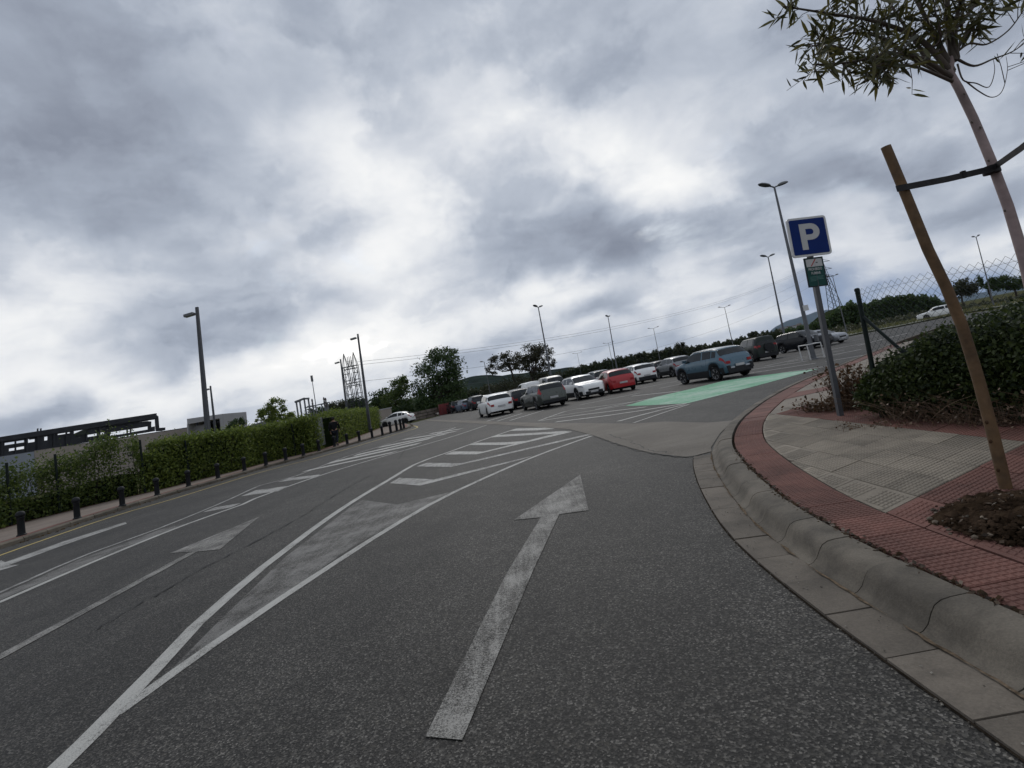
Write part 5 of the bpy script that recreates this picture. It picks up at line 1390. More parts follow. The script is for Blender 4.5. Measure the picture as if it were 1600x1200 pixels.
# ================================================================== BUILDINGS AND BACKGROUND
M_wallbeige = concrete('panel_concrete', (.31, .27, .235), .88, .25)
M_wallgrey = concrete('grey_render', (.25, .27, .31), .9, .3)
M_darksteel = mat('dark_cladding', (.030, .031, .036), .6, var=.15, scale=1.0)
M_darkglass = mat('dark_opening', (.010, .011, .012), .3)
M_whitewall = mat('white_render', (.33, .325, .33), .8, var=.05, scale=.5)
# long warehouse wall: ends seen at (0,708) and (350,657) for its top, about 6 m up
WH = 6.0
wa, wb_ = Vector(ATZ(-160, 733, WH)), Vector(ATZ(352, 656.5, WH)); wd = (wb_ - wa); wl = wd.length; wd.normalize(); wn = Vector((-wd.y, wd.x, 0))
if wn.y < 0: wn = -wn
war = empty('warehouse', (wa.x, wa.y, 0), math.atan2(wd.y, wd.x), 'long beige concrete warehouse with dark plant screens along its roof', 'building')
# local frame: x along the front, y back
def wu(px, py, z=WH): 
    p = ATZ(px, py, z); return (Vector((p[0], p[1], 0)) - Vector((wa.x, wa.y, 0))).dot(wd)
def on_front(px, py):
    """where the ray to px,py meets the plane of the front"""
    d = Vector(ray(px, py)); o = Vector((0, 0, CAM_H)); n = Vector((wn.x, wn.y, 0)); t = (wa - o).dot(n) / d.dot(n); p = o + d * t
    return (Vector((p.x, p.y, 0)) - Vector((wa.x, wa.y, 0))).dot(wd), p.z
ug, _ = on_front(41, 715); u = 0.0; k = 0
pw_ = 6.0
while u < wl - .05:
    w1 = min(pw_, wl - u); mt_ = M_wallgrey if u + w1 / 2 < ug else M_wallbeige
    MB().box((u + w1 / 2, .12 + .003 * (k % 2), WH / 2 - .25), (w1 - .03, .24, WH + .45 - .5)).build('wall_panel', mt_, war); u += w1; k += 1
MB().box((wl / 2, 12, WH / 2 - .4), (wl - .1, 23.6, WH - .3)).build('wall', M_wallgrey, war)
MB().box((wl / 2, 12, WH - .30), (wl + .1, 24, .12)).build('roof', M_darksteel, war)
for px0, py0, px1, py1 in ((290, 681, 298.5, 686.5), (199, 697, 207, 701.5), (200, 709, 212, 713)):
    u0, z0 = on_front(px0, py1); u1, z1_ = on_front(px1, py0)
    wdw = MB().box(((u0 + u1) / 2, -.02, (z0 + z1_) / 2), (abs(u1 - u0), .08, max(.25, abs(z1_ - z0) * .7))).build('window', M_darkglass, war)
    MB().box(((u0 + u1) / 2, -.05, max(z0, z1_) + .02), (abs(u1 - u0) + .12, .16, .07)).build('lintel', M_darksteel, wdw)
# roof screen with openings, read off against the plane of the front
def zs3(l): return [(x / 6.154, 620 + y / 6.154) for x, y in l]
def scr(a): return on_front(*zs3([a])[0])
def rect(nm, ul, lr, th=.25, yy=.4, mt=M_darksteel):
    """bar or panel of the screen between two image corners"""
    (u0, z0), (u1, z1_) = scr(ul), scr(lr); z0_, z1b = max(z0, z1_), min(z0, z1_)
    return MB().box(((u0 + u1) / 2, yy, (z0 + z1_) / 2), (abs(u1 - u0), th, abs(z0_ - z1b))).build(nm, mt, war)
def strip(nm, pts_top, pts_bot, th=.3, yy=.4, mt=M_darksteel):
    T = [scr(p) for p in pts_top]; B_ = [scr(p) for p in pts_bot]; poly = T + B_[::-1]; n = len(poly)
    V = [(u_, yy - th / 2, z_) for u_, z_ in poly] + [(u_, yy + th / 2, z_) for u_, z_ in poly]
    a = sum(poly[i][0] * poly[(i + 1) % n][1] - poly[(i + 1) % n][0] * poly[i][1] for i in range(n))
    f = tuple(range(n)); F = [f if a > 0 else f[::-1]]; g_ = tuple(range(n, 2 * n)); F.append(g_[::-1] if a > 0 else g_)
    for i in range(n): q = (n + i, n + (i + 1) % n, (i + 1) % n, i); F.append(q if a > 0 else q[::-1])
    return mesh_obj(nm, V, F, mt, war)
YB = .55
strip('screen_beam', [(-900, 505), (0, 385), (760, 268), (1512, 156)], [(-900, 555), (0, 432), (760, 318), (1512, 203)], .5)
strip('screen_panel', [(-900, 555), (-4, 433)], [(-900, 700), (-4, 578)], .25, YB)
def SB(x, t):       # t = 0 under the beam, 1 on the wall top
    a, b_ = 432 + (203 - 432) * x / 1512, 575 + (322 - 575) * x / 1530
    return (x, a + (b_ - a) * t)
SOL = [(0, 58, 0, 1), (58, 250, 0, .12), (58, 250, .27, .55), (58, 250, .72, 1), (58, 100, .55, .72), (250, 283, 0, 1), (283, 352, .35, 1), (283, 352, 0, .1), (300, 352, .1, .16), (352, 440, 0, 1), (440, 475, 0, .12), (440, 475, .38, 1),
       (475, 570, 0, 1), (570, 690, 0, .05), (570, 690, .13, 1), (690, 725, 0, 1), (725, 820, .24, 1), (725, 820, 0, .03), (820, 850, 0, 1), (850, 950, 0, .46), (850, 950, .62, 1), (950, 970, 0, 1), (970, 1020, 0, .44), (970, 1020, .60, 1), (1020, 1075, 0, 1),
       (1075, 1235, 0, .11), (1075, 1235, .24, .54), (1075, 1235, .80, 1), (1235, 1245, 0, 1), (1245, 1268, 0, .55), (1245, 1268, .80, 1), (1268, 1278, 0, 1), (1278, 1440, 0, .10), (1278, 1440, .30, .54), (1278, 1440, .78, 1), (1440, 1470, .28, 1), (1440, 1505, 0, .08), (1470, 1505, .62, 1)]
for q, (x0, x1, t0, t1) in enumerate(SOL):
    strip('screen_panel', [SB(x0 + .8, t0 + .003), SB(x1 - .8, t0 + .003)], [SB(x0 + .8, t1 - .003), SB(x1 - .8, t1 - .003)], .25, YB + .004 * (q % 3))
for x in (20, 150, 262, 366, 520, 640, 835, 960, 1050): strip('screen_post', [SB(x, 0), SB(x + 14, 0)], [SB(x, 1), SB(x + 14, 1)], .2, .3)
strip('screen_brace', [(722, 352), (830, 304)], [(760, 372), (862, 345)], .2, .3, mat('dark_green_panel', (.030, .036, .028), .6))
strip('duct', [(1075, 276), (1240, 254), (1440, 228), (1475, 232)], [(1075, 308), (1240, 284), (1440, 258), (1475, 262)], .6, .9)
strip('screen_post', [(1505, 165), (1535, 185)], [(1515, 322), (1546, 318)], .3, .5)
strip('roof_unit', [(1548, 296), (1600, 292)], [(1548, 322), (1600, 318)], 1.2, .9)
for x in (385, 415): strip('roof_vent', [(x, 296), (x + 9, 294)], [(x, 325), (x + 9, 323)], .3, .9)
# box-shaped white building at the end of the warehouse
fr = empty('box_building', (0, 0, 0), 0, 'white box-shaped building with a framed dark opening, beyond the warehouse', 'building')
def z4b(x, y): return (x / 4, 440 + y / 4)
BY = 80.0
def bp(x, y, d=0): return Vector(AT(*z4b(x, y), BY + d))
def slab(nm, corners, mt, d0, d1):
    a = [bp(*c, d0) for c in corners]; off = Vector((0, d1 - d0, 0)); b_ = [p + off for p in a]; n = len(a)
    return mesh_obj(nm, a + b_, [tuple(range(n))[::-1], tuple(range(n, 2 * n))] + [(i, (i + 1) % n, n + (i + 1) % n, n + i) for i in range(n)], mt, fr)
slab('roof', [(1168, 858), (1395, 826), (1397, 850), (1170, 892)], M_whitewall, 0, 7)
slab('wall', [(1372, 848), (1397, 845), (1408, 985), (1384, 990)], M_whitewall, .01, 7)
slab('wall', [(1168, 892), (1177, 890), (1178, 985), (1170, 985)], M_whitewall, .01, 7)
slab('back_wall', [(1176, 885), (1374, 856), (1384, 990), (1178, 990)], M_darkglass, 4, 4.3)
slab('wall', [(1176, 912), (1290, 890), (1290, 990), (1178, 990)], M_whitewall, 1.5, 1.8)
slab('opening_post', [(1225, 865), (1232, 864), (1234, 900), (1227, 901)], M_darksteel, .2, .4)
fr_o = Vector((bp(1285, 990).x, BY, 0)); 
for ch in fr.children: ch.location = -fr_o
fr.location = fr_o
# dark shed roof
shd = empty('shed', (0, 0, 0), 0, 'low shed with a grey sheet roof behind the clipped hedge', 'building'); q0 = Vector(AT(383, 668, 66)); shd.location = (q0.x, 66, 0)
p0, p1 = Vector(AT(378, 668, 66)), Vector(AT(419, 656, 66)); p2, p3 = Vector(AT(422, 661, 66)), Vector(AT(380, 673, 66))
mesh_obj('roof', [v - shd.location for v in (p0, p1, p2, p3)] + [v - shd.location + Vector((0, 5, .0)) for v in (p0, p1, p2, p3)], [(3, 2, 1, 0), (4, 5, 6, 7), (0, 1, 5, 4), (1, 2, 6, 5), (2, 3, 7, 6), (3, 0, 4, 7)], mat('sheet_roof', (.16, .165, .175), .5), shd)
MB().box((1.6, 2.5, p2.z / 2 - .3), (3.0, 4.6, p2.z - .5)).build('wall', M_darksteel, shd)
# beige garden wall and stone wall at the end of the road
gw = empty('garden_wall', (*G(600, 669), 0), 0, 'beige block wall with a coping, behind the short hedge end', 'wall'); g0 = Vector(AT(586, 641, 66)); g1 = Vector(AT(607, 638.5, 66)); gw.location = (g0.x, 66, 0)
MB().box(((g1.x - g0.x) / 2, 0, g1.z / 2), (g1.x - g0.x + .6, .3, g1.z)).build('blockwork', M_wallbeige, gw)
MB().box(((g1.x - g0.x) / 2, 0, g1.z + .06), (g1.x - g0.x + .8, .42, .12)).build('coping', M_whitewall, gw)
sa, sb_ = Vector((*G(640, 659.5), 0)), Vector((*G(682, 650), 0)); sdv = sb_ - sa
sw = empty('stone_wall', sa, math.atan2(sdv.y, sdv.x), 'low rubble stone wall under the trees at the road end', 'wall'); L_ = sdv.length; r3 = random.Random(5)
M_stone = concrete('rubble_stone', (.16, .135, .11), .6, 1.5, .25)
MB().box((L_ / 2, .25, .53), (L_, .3, 1.06)).build('core', M_core, sw)
for row_ in range(3):
    x = 0.0
    while x < L_:
        w_ = r3.uniform(.45, 1.1); h = .36
        MB().box((x + w_ / 2, r3.uniform(-.02, .05), .18 + row_ * .37), (w_ - .05, .22, h - r3.uniform(.03, .08))).build('stone', M_stone, sw); x += w_
# red skip
sk0, sk1 = Vector((*G(686, 649.5), 0)), Vector((*G(703, 645.5), 0)); M_redskip = mat('skip_red', (.15, .022, .024), .5, var=.2, scale=1.5)
skp = empty('skip', (sk0 + sk1) / 2, math.atan2((sk1 - sk0).y, (sk1 - sk0).x) * .2, 'dull red skip with sloping ends at the far end of the road', 'skip')
mb = MB(); hL, hh_ = .95, 1.35
mb.add([(-hL * .75, -.7, 0), (hL * .95, -.7, 0), (hL * .95, .7, 0), (-hL * .75, .7, 0), (-hL * .6, -.8, hh_), (hL * .9, -.8, hh_ * .97), (hL * .9, .8, hh_ * .97), (-hL * .6, .8, hh_)], [(3, 2, 1, 0), (4, 5, 6, 7), (0, 1, 5, 4), (1, 2, 6, 5), (2, 3, 7, 6), (3, 0, 4, 7)])
mb.build('body', M_redskip, skp)
MB().box((.15, 0, hh_ + .03), (1.5, 1.66, .07)).build('rim', M_redskip, skp)
for x in (-.3, .25): MB().box((x, -.80, .65), (.07, .10, 1.1)).build('rib', M_redskip, skp)
MB().box((hL * .95 + .05, 0, .95), (.10, .9, .4)).build('end_plate', M_white, skp)

# --- substation gantry and yard steel
M_lattice = mat('lattice_steel', (.035, .040, .042), .6, metal=.1, var=.15, scale=2)
M_insul = mat('insulator', (.055, .045, .040), .3)
def lattice_mast(mb, x, y, h, w_, peak=2.0, n=9):
    hw_ = w_ / 2
    for sx_ in (-1, 1):
        for sy_ in (-1, 1): mb.bar((x + sx_ * hw_, y + sy_ * hw_, 0), (x + sx_ * hw_, y + sy_ * hw_, h), .10); mb.bar((x + sx_ * hw_, y + sy_ * hw_, h), (x, y, h + peak), .07)
    for i in range(n):
        z0, z1_ = h * i / n, h * (i + 1) / n; s_ = 1 if i % 2 else -1
        mb.bar((x - s_ * hw_, y - hw_, z0), (x + s_ * hw_, y - hw_, z1_), .06)
        for sy_ in (-1, 1):
            mb.bar((x - hw_, y + sy_ * hw_, z1_), (x + hw_, y + sy_ * hw_, z1_), .07); mb.bar((x + sy_ * hw_, y - hw_, z1_), (x + sy_ * hw_, y + hw_, z1_), .06)
GY = 88.0
ga, gb_ = Vector(AT(538, 556, GY)), Vector(AT(552, 547, GY)); gf = Vector(AT(549, 672, GY)); gf2 = Vector(AT(573, 668, GY))
gx0, gx1 = (ga.x + gf.x) / 2 + .3, (gb_.x + gf2.x) / 2 - .2
gan = empty('lattice_gantry', (gx0, GY, 0), 0, 'tall lattice steel gantry of two peaked masts with three insulator crossbeams', 'power gantry')
hG = ga.z - 2.0
for x in (0, gx1 - gx0):
    mb = MB(); lattice_mast(mb, x, 0, hG, .80, 2.4, 9); mb.build('mast', M_lattice, gan)
attach = []
for k, z in enumerate((hG, hG - 2.9, hG - 5.6)):
    mb = MB(); wG = gx1 - gx0
    for dz in (0, .45): mb.bar((-.3, -.3, z - dz), (wG + .3, -.3, z - dz), .10); mb.bar((-.3, .3, z - dz), (wG + .3, .3, z - dz), .10)
    for i in range(5): mb.bar((wG * i / 5, -.3, z), (wG * (i + 1) / 5, -.3, z - .45), .06)
    mb.build('crossbeam', M_lattice, gan)
    for i in range(3):
        x = .55 + (wG - 1.1) * i / 2
        MB().lathe([(.07, 0), (.11, .12), (.06, .22), (.11, .34), (.06, .46), (.11, .58), (.06, .70), (.11, .85), (.05, 1.0), (.04, 1.7)], 8, origin=(x, 0, z + .05)).build('insulator', M_insul, gan, 40)
    attach.append(Vector((gx1 + .4, GY, z)))
sub = empty('substation_frame', (0, 0, 0), 0, 'grey steel bus frame of the substation left of the floodlight pole', 'substation'); sc_ = Vector((AT(470, 640, 84)[0], 84, 0)); sub.location = sc_
def sp(px, py, d=0): return Vector(AT(px, py, 84 + d)) - sc_
def zz_(x, y): return (460 + x / 6, 480 + y / 6)
def legbar(nm, a, b_, w_, d=0): MB().bar(sp(*zz_(*a), d), sp(*zz_(*b_), d), w_).build(nm, M_galv, sub)
legbar('beam', (5, 890), (95, 855), .30); legbar('beam', (90, 858), (138, 856), .30); legbar('beam', (8, 893), (60, 878), .2, 1.5)
for x, y in ((18, 890), (50, 880), (92, 865), (130, 860)):
    p = sp(*zz_(x, y)); MB().bar((p.x, p.y, -0.2), p, .20).build('column', M_galv, sub)
for x, y0 in ((165, 870), (275, 855), (292, 860)):
    p = sp(*zz_(x, y0)); MB().lathe([(.12, 0), (.16, .3), (.10, .5), (.16, .8), (.10, 1.0), (.16, 1.3), (.08, 1.6)], 8, origin=(p.x, p.y, p.z - 1.4)).build('insulator', M_insul, sub, 40); MB().bar((p.x, p.y, 0), (p.x, p.y, p.z - 1.3), .2).build('column', M_galv, sub)
legbar('bus_bar', (95, 945), (330, 890), .16); legbar('bus_bar', (120, 930), (300, 905), .12, 1)
for x, y in ((140, 935), (200, 925), (255, 915), (310, 900)):
    p = sp(*zz_(x, y)); MB().bar((p.x, p.y, 0), p, .15).build('column', M_galv, sub)
# --- far pylon and the wires to it
PYd = 215.0; pt = Vector(AT(1291, 405, PYd)); pf = Vector(AT(1306, 508, PYd)); px_ = (pt.x + pf.x) / 2
pyl = empty('pylon', (px_, PYd, 0), 0, 'distant transmission pylon half hidden behind the parking sign post', 'pylon'); hP = pt.z
mb = MB(); wb0, wt0 = 2.6, .55
for sx_ in (-1, 1):
    for sy_ in (-1, 1): mb.bar((sx_ * wb0, sy_ * wb0, 0), (sx_ * wt0, sy_ * wt0, hP * .78), .20); mb.bar((sx_ * wt0, sy_ * wt0, hP * .78), (0, 0, hP), .16)
for i in range(9):
    f0, f1 = i / 9, (i + 1) / 9; a, b_ = wb0 + (wt0 - wb0) * f0, wb0 + (wt0 - wb0) * f1; z0, z1_ = hP * .78 * f0, hP * .78 * f1
    for sy_ in (-1, 1): mb.bar((-a, sy_ * a, z0), (b_, sy_ * b_, z1_), .10); mb.bar((a, sy_ * a, z0), (-b_, sy_ * b_, z1_), .10)
mb.build('tower_body', M_lattice, pyl)
pat = []
for z in (.97, .86, .75):
    mb = MB(); mb.bar((-3.0, 0, hP * z), (3.0, 0, hP * z), .18); mb.bar((-3.0, 0, hP * z), (0, 0, hP * z + 1.2), .12); mb.bar((3.0, 0, hP * z), (0, 0, hP * z + 1.2), .12); mb.build('crossarm', M_lattice, pyl)
    pat.append(Vector((px_ - 3.0, PYd, hP * z - .6)))
M_wire = mat('cable', (.06, .062, .065), .6)
for k, (a, e) in enumerate(zip(attach, pat)):
    for dz in ((0, .55) if k == 0 else (0,)):
        pts = [a.lerp(e, t) + Vector((0, 0, dz - 7.5 * 4 * t * (1 - t) * (.75 + .1 * k))) for t in np.linspace(0, 1, 24)]
        o = MB().tube([p - a for p in pts], .028, 4).build('power_cable', M_wire, None, None, a)
        tag(o, ['top power cable of the pair sagging from the gantry', 'middle power cable sagging from the gantry to the pylon', 'lowest power cable sagging from the gantry to the pylon'][k] if dz == 0 else 'upper earth wire just over the top power cable', 'cable', 'cables from the gantry to the pylon')

# --- grass verge beyond the lot, the road past it
verge = sheet('verge', [(p[0], p[1]) for p in [G(1292, 532.5), G(1345, 521), G(1400, 511.5), G(1500, 490.5), G(1640, 468), G(1640, 463.5), G(1500, 484), G(1400, 504), G(1340, 514.5), G(1285, 524.5)]], .10, leafmat('verge_grass', (.055, .062, .022), (.10, .10, .040), trans=0)); tag(verge, kind='structure')
ribbon('verge_kerb', [G(1292, 533), G(1345, 521.5), G(1400, 512), G(1500, 491), G(1640, 468.5)], .16, .12, MATS['apron_concrete'], verge)
vg = []
for _ in range(5200):
    t = rng.uniform(0, 1); p = np.array(G(1292 + 348 * t, 531.5 - 66 * t - rng.uniform(.5, 7.5))); vg.append((*p, .2))
tag(quads_obj('verge_tufts', leaves(vg, .34, -.6, .25), leafmat('tuft', (.05, .06, .018), (.15, .14, .05))), kind='stuff')

# --- tree lines, hills, mountain
def band(name, label, skyline, Y, foot, n, leaf, mt, depth=14, kind='stuff', cat=None):
    """a far wood that reads as one mass: foliage filled from the ground to a skyline"""
    px = rng.uniform(skyline[0][0], skyline[-1][0], n); top = np.interp(px, [p[0] for p in skyline], [p[1] for p in skyline])
    top = top + 1.8 * np.sin(px * .33) + 1.2 * np.sin(px * .91 + 1) + rng.normal(0, 1.0, n)
    out = []
    for x, t_, u_, dd in zip(px, top, rng.uniform(0, 1, n) ** .7, rng.uniform(0, depth, n)):
        a = AT(x, t_, Y); out.append((a[0] * (1 + dd / Y), Y + dd, .3 + (a[2] - .3) * u_))
    o = quads_obj(name, leaves(out, leaf), mt); tag(o, kind=kind)
    return o
def core(name, skyline, Y, mt, drop=2.5, thick=10):
    mb = MB(); n = len(skyline)
    for px, py in skyline:
        a = AT(px, py + drop, Y + 2); mb.V += [(a[0], a[1], -.5), (a[0], a[1], max(.5, a[2])), (a[0] * 1.03, a[1] + thick, max(.5, a[2])), (a[0] * 1.03, a[1] + thick, -.5)]
    for i in range(n - 1):
        for j in range(3): q = i * 4 + j; mb.F.append((q, q + 1, q + 5, q + 4))
    mb.F += [(3, 2, 1, 0), tuple((n - 1) * 4 + j for j in range(4))]
    return tag(mb.build(name, mt), kind='structure')
M_wood_far = mat('far_wood', (.026, .034, .016), .95, var=.35, scale=.25, spec=0)
sk1_ = [(690, 624), (730, 610), (800, 600), (868, 584), (905, 572.5), (950, 561.5), (985, 555), (1030, 547.5), (1060, 541), (1085, 543), (1130, 534), (1160, 527), (1190, 520), (1225, 515), (1262, 509)]
band('treeline', '', sk1_, 175, None, 26000, .85, leafmat('leaf_far', (.014, .020, .008), (.044, .052, .020)), 20); core('wooded_bank', sk1_, 175, M_wood_far)
sk2_ = [(1225, 516), (1262, 508), (1285, 501), (1300, 488), (1315, 478), (1330, 472), (1345, 475), (1352, 476)]
band('treeline', '', sk2_, 120, None, 5200, .8, MATS['leaf_dark'], 10); core('wooded_bank', sk2_, 120, M_wood_far)
sk3_ = [(1345, 476), (1365, 470), (1390, 463), (1420, 460.5), (1450, 462), (1466, 467), (1474, 474), (1490, 476)]
band('treeline', '', sk3_, 150, None, 7000, .85, MATS['leaf_dark'], 14); core('wooded_bank', sk3_, 150, M_wood_far)
px_tree('roadside_tree', 'loose crowned tree left of the slim lamp post on the right', 95, (1508, 482), [(1508, 448, 15, 13), (1498, 456, 12, 10), (1518, 454, 10, 10)], 1300, .5, M_leafolive, trunk_r=.18, clumps=30)
px_tree('roadside_tree', 'dark tree beside the slim lamp post at the right edge', 100, (1552, 474), [(1545, 446, 14, 10), (1562, 442, 14, 9), (1535, 440, 6, 12)], 1500, .5, M_leafdark, trunk_r=.2)
px_tree('roadside_tree', 'dark spreading trees cut by the right edge of the picture', 100, (1590, 466), [(1582, 443, 14, 9), (1602, 441, 14, 9)], 1500, .5, M_leafdark, trunk_r=.2)
sk4_ = [(1250, 526), (1300, 513), (1350, 506), (1420, 492), (1500, 480), (1560, 470), (1640, 456)]
band('scrub', '', sk4_, 84, None, 5200, .45, M_leafolive, 14)
band('undergrowth', '', [(470, 660), (485, 650), (505, 640), (530, 634), (560, 630), (590, 628), (620, 626), (650, 622), (690, 622), (730, 618)], 108, None, 9000, .5, MATS['leaf_dark'], 12)
core('wooded_bank', [(470, 664), (485, 656), (505, 648), (530, 642), (560, 638), (590, 636), (620, 634), (650, 630), (690, 630), (730, 624)], 110, M_wood_far)
# individual trees that stand clear of the far tree line
for k, (px, py, rx, ry, lab) in enumerate([(1063, 546, 9, 10, 'dark conifer standing above the far tree line left of the teal crossover'), (1092, 545, 10, 6, 'rounded tree in the far tree line above the teal crossover'),
      (1178, 523, 7, 6, 'pointed tree in the far tree line above the off-roader'), (1003, 556, 9, 5, 'rounded tree in the far tree line over the charcoal estate')]):
    px_tree('far_tree', lab, 165, (px, 580), [(px, py, rx, ry), (px, py + 8, rx * 1.2, ry)], 700, .9, MATS['leaf_far'], trunk_r=.2)
def hill(name, skyline, Y, mt, deep, rough=0.0):
    mb = MB(); n = 90; xs = np.linspace(skyline[0][0], skyline[-1][0], n); ys = np.interp(xs, [p[0] for p in skyline], [p[1] for p in skyline])
    for i, (x, y) in enumerate(zip(xs, ys)):
        a = AT(x, y + rough * (math.sin(i * 1.7) + math.sin(i * .77)), Y); fx = a[0] / Y
        mb.V += [(fx * (Y - deep * .45), Y - deep * .45, -2), (fx * (Y - deep * .2), Y - deep * .2, max(0, a[2] * .55)), (a[0], Y, max(1, a[2])), (fx * (Y + deep * .3), Y + deep * .3, max(0, a[2] * .6)), (fx * (Y + deep * .6), Y + deep * .6, -2)]
    for i in range(n - 1):
        for j in range(4): a = i * 5 + j; mb.F.append((a, a + 1, a + 6, a + 5))
    return tag(mb.build(name, mt, None, 60), kind='structure')
M_hill = mat('hill_wood', (.017, .024, .016), .95, var=.4, scale=.02, spec=0)
hill('hill', [(560, 664), (640, 640), (690, 606), (720, 592), (753, 586), (787, 586), (820, 583), (847, 580), (880, 575), (900, 574), (960, 566), (1000, 562), (1080, 553), (1180, 540), (1300, 524)], 1300, M_hill, 900, .5)
M_mount = mat('mountain', (.040, .055, .055), .95, var=.2, scale=.001, spec=0)
hill('mountain', [(1195, 524), (1209, 512), (1222, 505), (1240, 498), (1256, 493), (1274, 488), (1290, 484), (1310, 484), (1340, 488), (1400, 478), (1450, 474), (1500, 462), (1560, 452), (1640, 432), (1700, 432)], 9000, M_mount, 2500, .4)
# sunlit slope with pale houses far off, seen between lamp posts
vill = []
for k in range(16):
    px, py = 1222 + k * 1.9 + rng.uniform(-.5, .5), 514.5 - k * .42 + rng.uniform(-1, 1)
    a = AT(px, py, 900); h_ = rng.uniform(4, 8)
    o = empty('far_house', (a[0], 900 + rng.uniform(-20, 20), a[2] - h_ * .7), rng.uniform(-.4, .4), None, None); 
    vill.append(o); MB().box((0, 0, h_ / 2 - 8), (rng.uniform(3, 6), 6, h_ + 16)).build('wall', M_whitewall if k % 3 else M_wallbeige, o); MB().box((0, 0, h_ + .25), (5, 6.6, .5)).build('roof', mat('roof_tile', (.16, .10, .075), .8), o)
    tag(o, 'pale distant house in the cluster on the slope below the blue mountain', 'house', 'distant houses below the mountain')

# ------------------------------------------------------------------ air: far things fade to blue
hzm = bpy.data.materials.new('air'); hzm.use_nodes = True; hn = NT(hzm.node_tree); hn.n.clear()
pv = hn.node('ShaderNodeVolumePrincipled'); pv.inputs['Color'].default_value = (.62, .78, 1, 1); pv.inputs['Density'].default_value = HAZE; pv.inputs['Anisotropy'].default_value = .2
ho = hn.node('ShaderNodeOutputMaterial'); hn.l.new(pv.outputs[0], ho.inputs['Volume'])
hz = MB().box((0, 5400, 214), (26000, 17200, 432)).build('haze', hzm); tag(hz, kind='stuff')

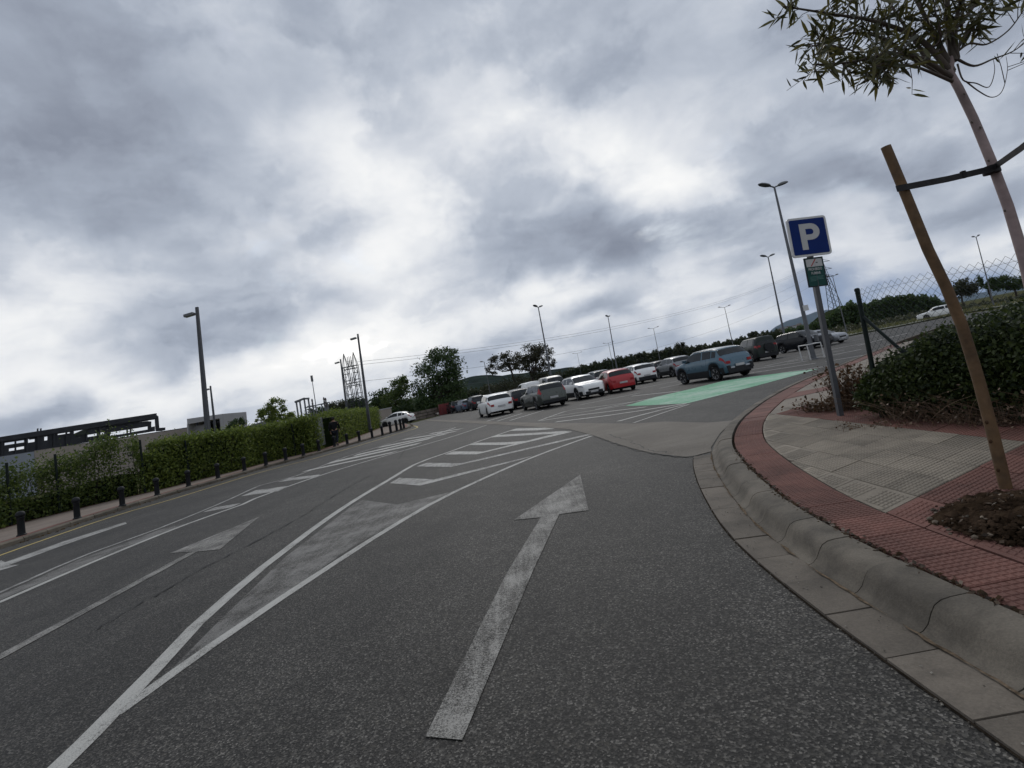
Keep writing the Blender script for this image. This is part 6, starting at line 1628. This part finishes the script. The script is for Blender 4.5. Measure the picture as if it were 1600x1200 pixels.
# ================================================================== PERSON
def person(loc, heading):
    root = empty('person', loc, heading, 'person in dark clothes walking on the left pavement beside the hedge gap', 'person', None)
    def skin(nm, joints, edges, mt, subd=2, root_i=0):
        me = bpy.data.meshes.new(nm); me.from_pydata([j[:3] for j in joints], edges, []); me.update()
        o = bpy.data.objects.new(nm, me); COL.objects.link(o); o.parent = root
        o.modifiers.new('skin', 'SKIN'); sv = me.skin_vertices[0].data if me.skin_vertices else None
        if sv is None:
            bpy.context.view_layer.update(); sv = me.skin_vertices[0].data
        for i, j in enumerate(joints):
            sv[i].radius = (j[3], j[4] if len(j) > 4 else j[3]); sv[i].use_root = (i == root_i)
        s_ = o.modifiers.new('sub', 'SUBSURF'); s_.levels = subd; s_.render_levels = subd
        me.materials.append(mt); return o
    M_skin = mat('skin', (.32, .19, .13), .6); M_jacket = mat('jacket', (.008, .008, .010), .85); M_trs = mat('trousers', (.010, .012, .018), .85); M_hair = mat('hair', (.012, .010, .008), .7); M_shoe = mat('shoe', (.05, .05, .05), .6)
    # x forward, y to the left
    J = [(0, 0, .96, .11, .14), (0, 0, 1.15, .10, .13), (0, 0, 1.38, .10, .16), (0, 0, 1.50, .05, .05), (.02, 0, 1.60, .085, .075), (.015, 0, 1.70, .08, .07),
         (.02, .19, 1.42, .05), (-.05, .25, 1.16, .04), (.06, .25, .93, .032), (.10, .245, .84, .028), (-.02, -.19, 1.42, .05), (.06, -.25, 1.16, .04), (.20, -.23, .96, .032), (.25, -.22, .88, .028),
         (.0, .09, .92, .085), (.13, .09, .52, .058), (.12, .09, .10, .038), (.24, .09, .05, .035), (.0, -.09, .92, .085), (-.06, -.09, .52, .058), (-.26, -.09, .14, .038), (-.16, -.09, .06, .035)]
    root.scale = (1.05, 1.12, 1.05)
    E_ = [(0, 1), (1, 2), (2, 3), (3, 4), (4, 5), (2, 6), (6, 7), (7, 8), (8, 9), (2, 10), (10, 11), (11, 12), (12, 13), (0, 14), (14, 15), (15, 16), (16, 17), (0, 18), (18, 19), (19, 20), (20, 21)]
    skin('body', J, E_, M_skin)
    skin('jacket', [(0, 0, .90, .135, .175), (0, 0, 1.15, .125, .165), (0, 0, 1.38, .125, .185), (0, 0, 1.47, .09, .10), (.02, .20, 1.42, .07), (-.05, .26, 1.16, .062), (.055, .26, .95, .05), (-.02, -.20, 1.42, .07), (.06, -.26, 1.16, .062), (.19, -.24, .98, .05)],
         [(0, 1), (1, 2), (2, 3), (2, 4), (4, 5), (5, 6), (2, 7), (7, 8), (8, 9)], M_jacket)
    skin('trousers', [(0, 0, .95, .125, .16), (.0, .095, .86, .10), (.13, .095, .52, .078), (.12, .09, .13, .062), (.0, -.095, .86, .10), (-.06, -.095, .52, .078), (-.25, -.09, .17, .062)], [(0, 1), (1, 2), (2, 3), (0, 4), (4, 5), (5, 6)], M_trs)
    MB().lathe([(.02, .0), (.085, .02), (.105, .08), (.10, .14), (.06, .19), (.005, .205)], 14, origin=(-.005, 0, 1.565)).build('hair', M_hair, root, 80)
    for x, y, z, a in ((.17, .09, .045, 0), (-.20, -.09, .07, R_(28))):
        o = MB().tube([(-.10, 0, 0), (-.02, 0, .008), (.08, 0, -.005), (.15, 0, -.012)], [.048, .050, .046, .028], 10).build('shoe', M_shoe, root, 60); o.location = (x, y, z); o.rotation_euler = (0, a, 0)
    # hands: palm and five fingers
    for (x, y, z), s_ in (((.105, .245, .82), 1), ((.255, -.22, .86), -1)):
        mb = MB(); mb.tube([(x, y, z + .03), (x + .005, y, z - .02), (x + .012, y, z - .05)], [.026, .036, .034], 8)
        for f in range(4): mb.tube([(x - .015 + f * .016, y, z - .05), (x - .010 + f * .017, y - .006 * s_, z - .09), (x - .008 + f * .016, y - .016 * s_, z - .115 + .006 * abs(f - 1.5))], [.0085, .008, .006], 6)
        mb.tube([(x + .03, y - .005 * s_, z - .005), (x + .048, y - .012 * s_, z - .04), (x + .046, y - .018 * s_, z - .065)], [.010, .009, .007], 6)
        mb.build('hand', M_skin, root, 60)
pp = LB_at(np.array([s_of(505, 701)]), -.62)[0]; person((float(pp[0]), float(pp[1]), .12), R_(100))
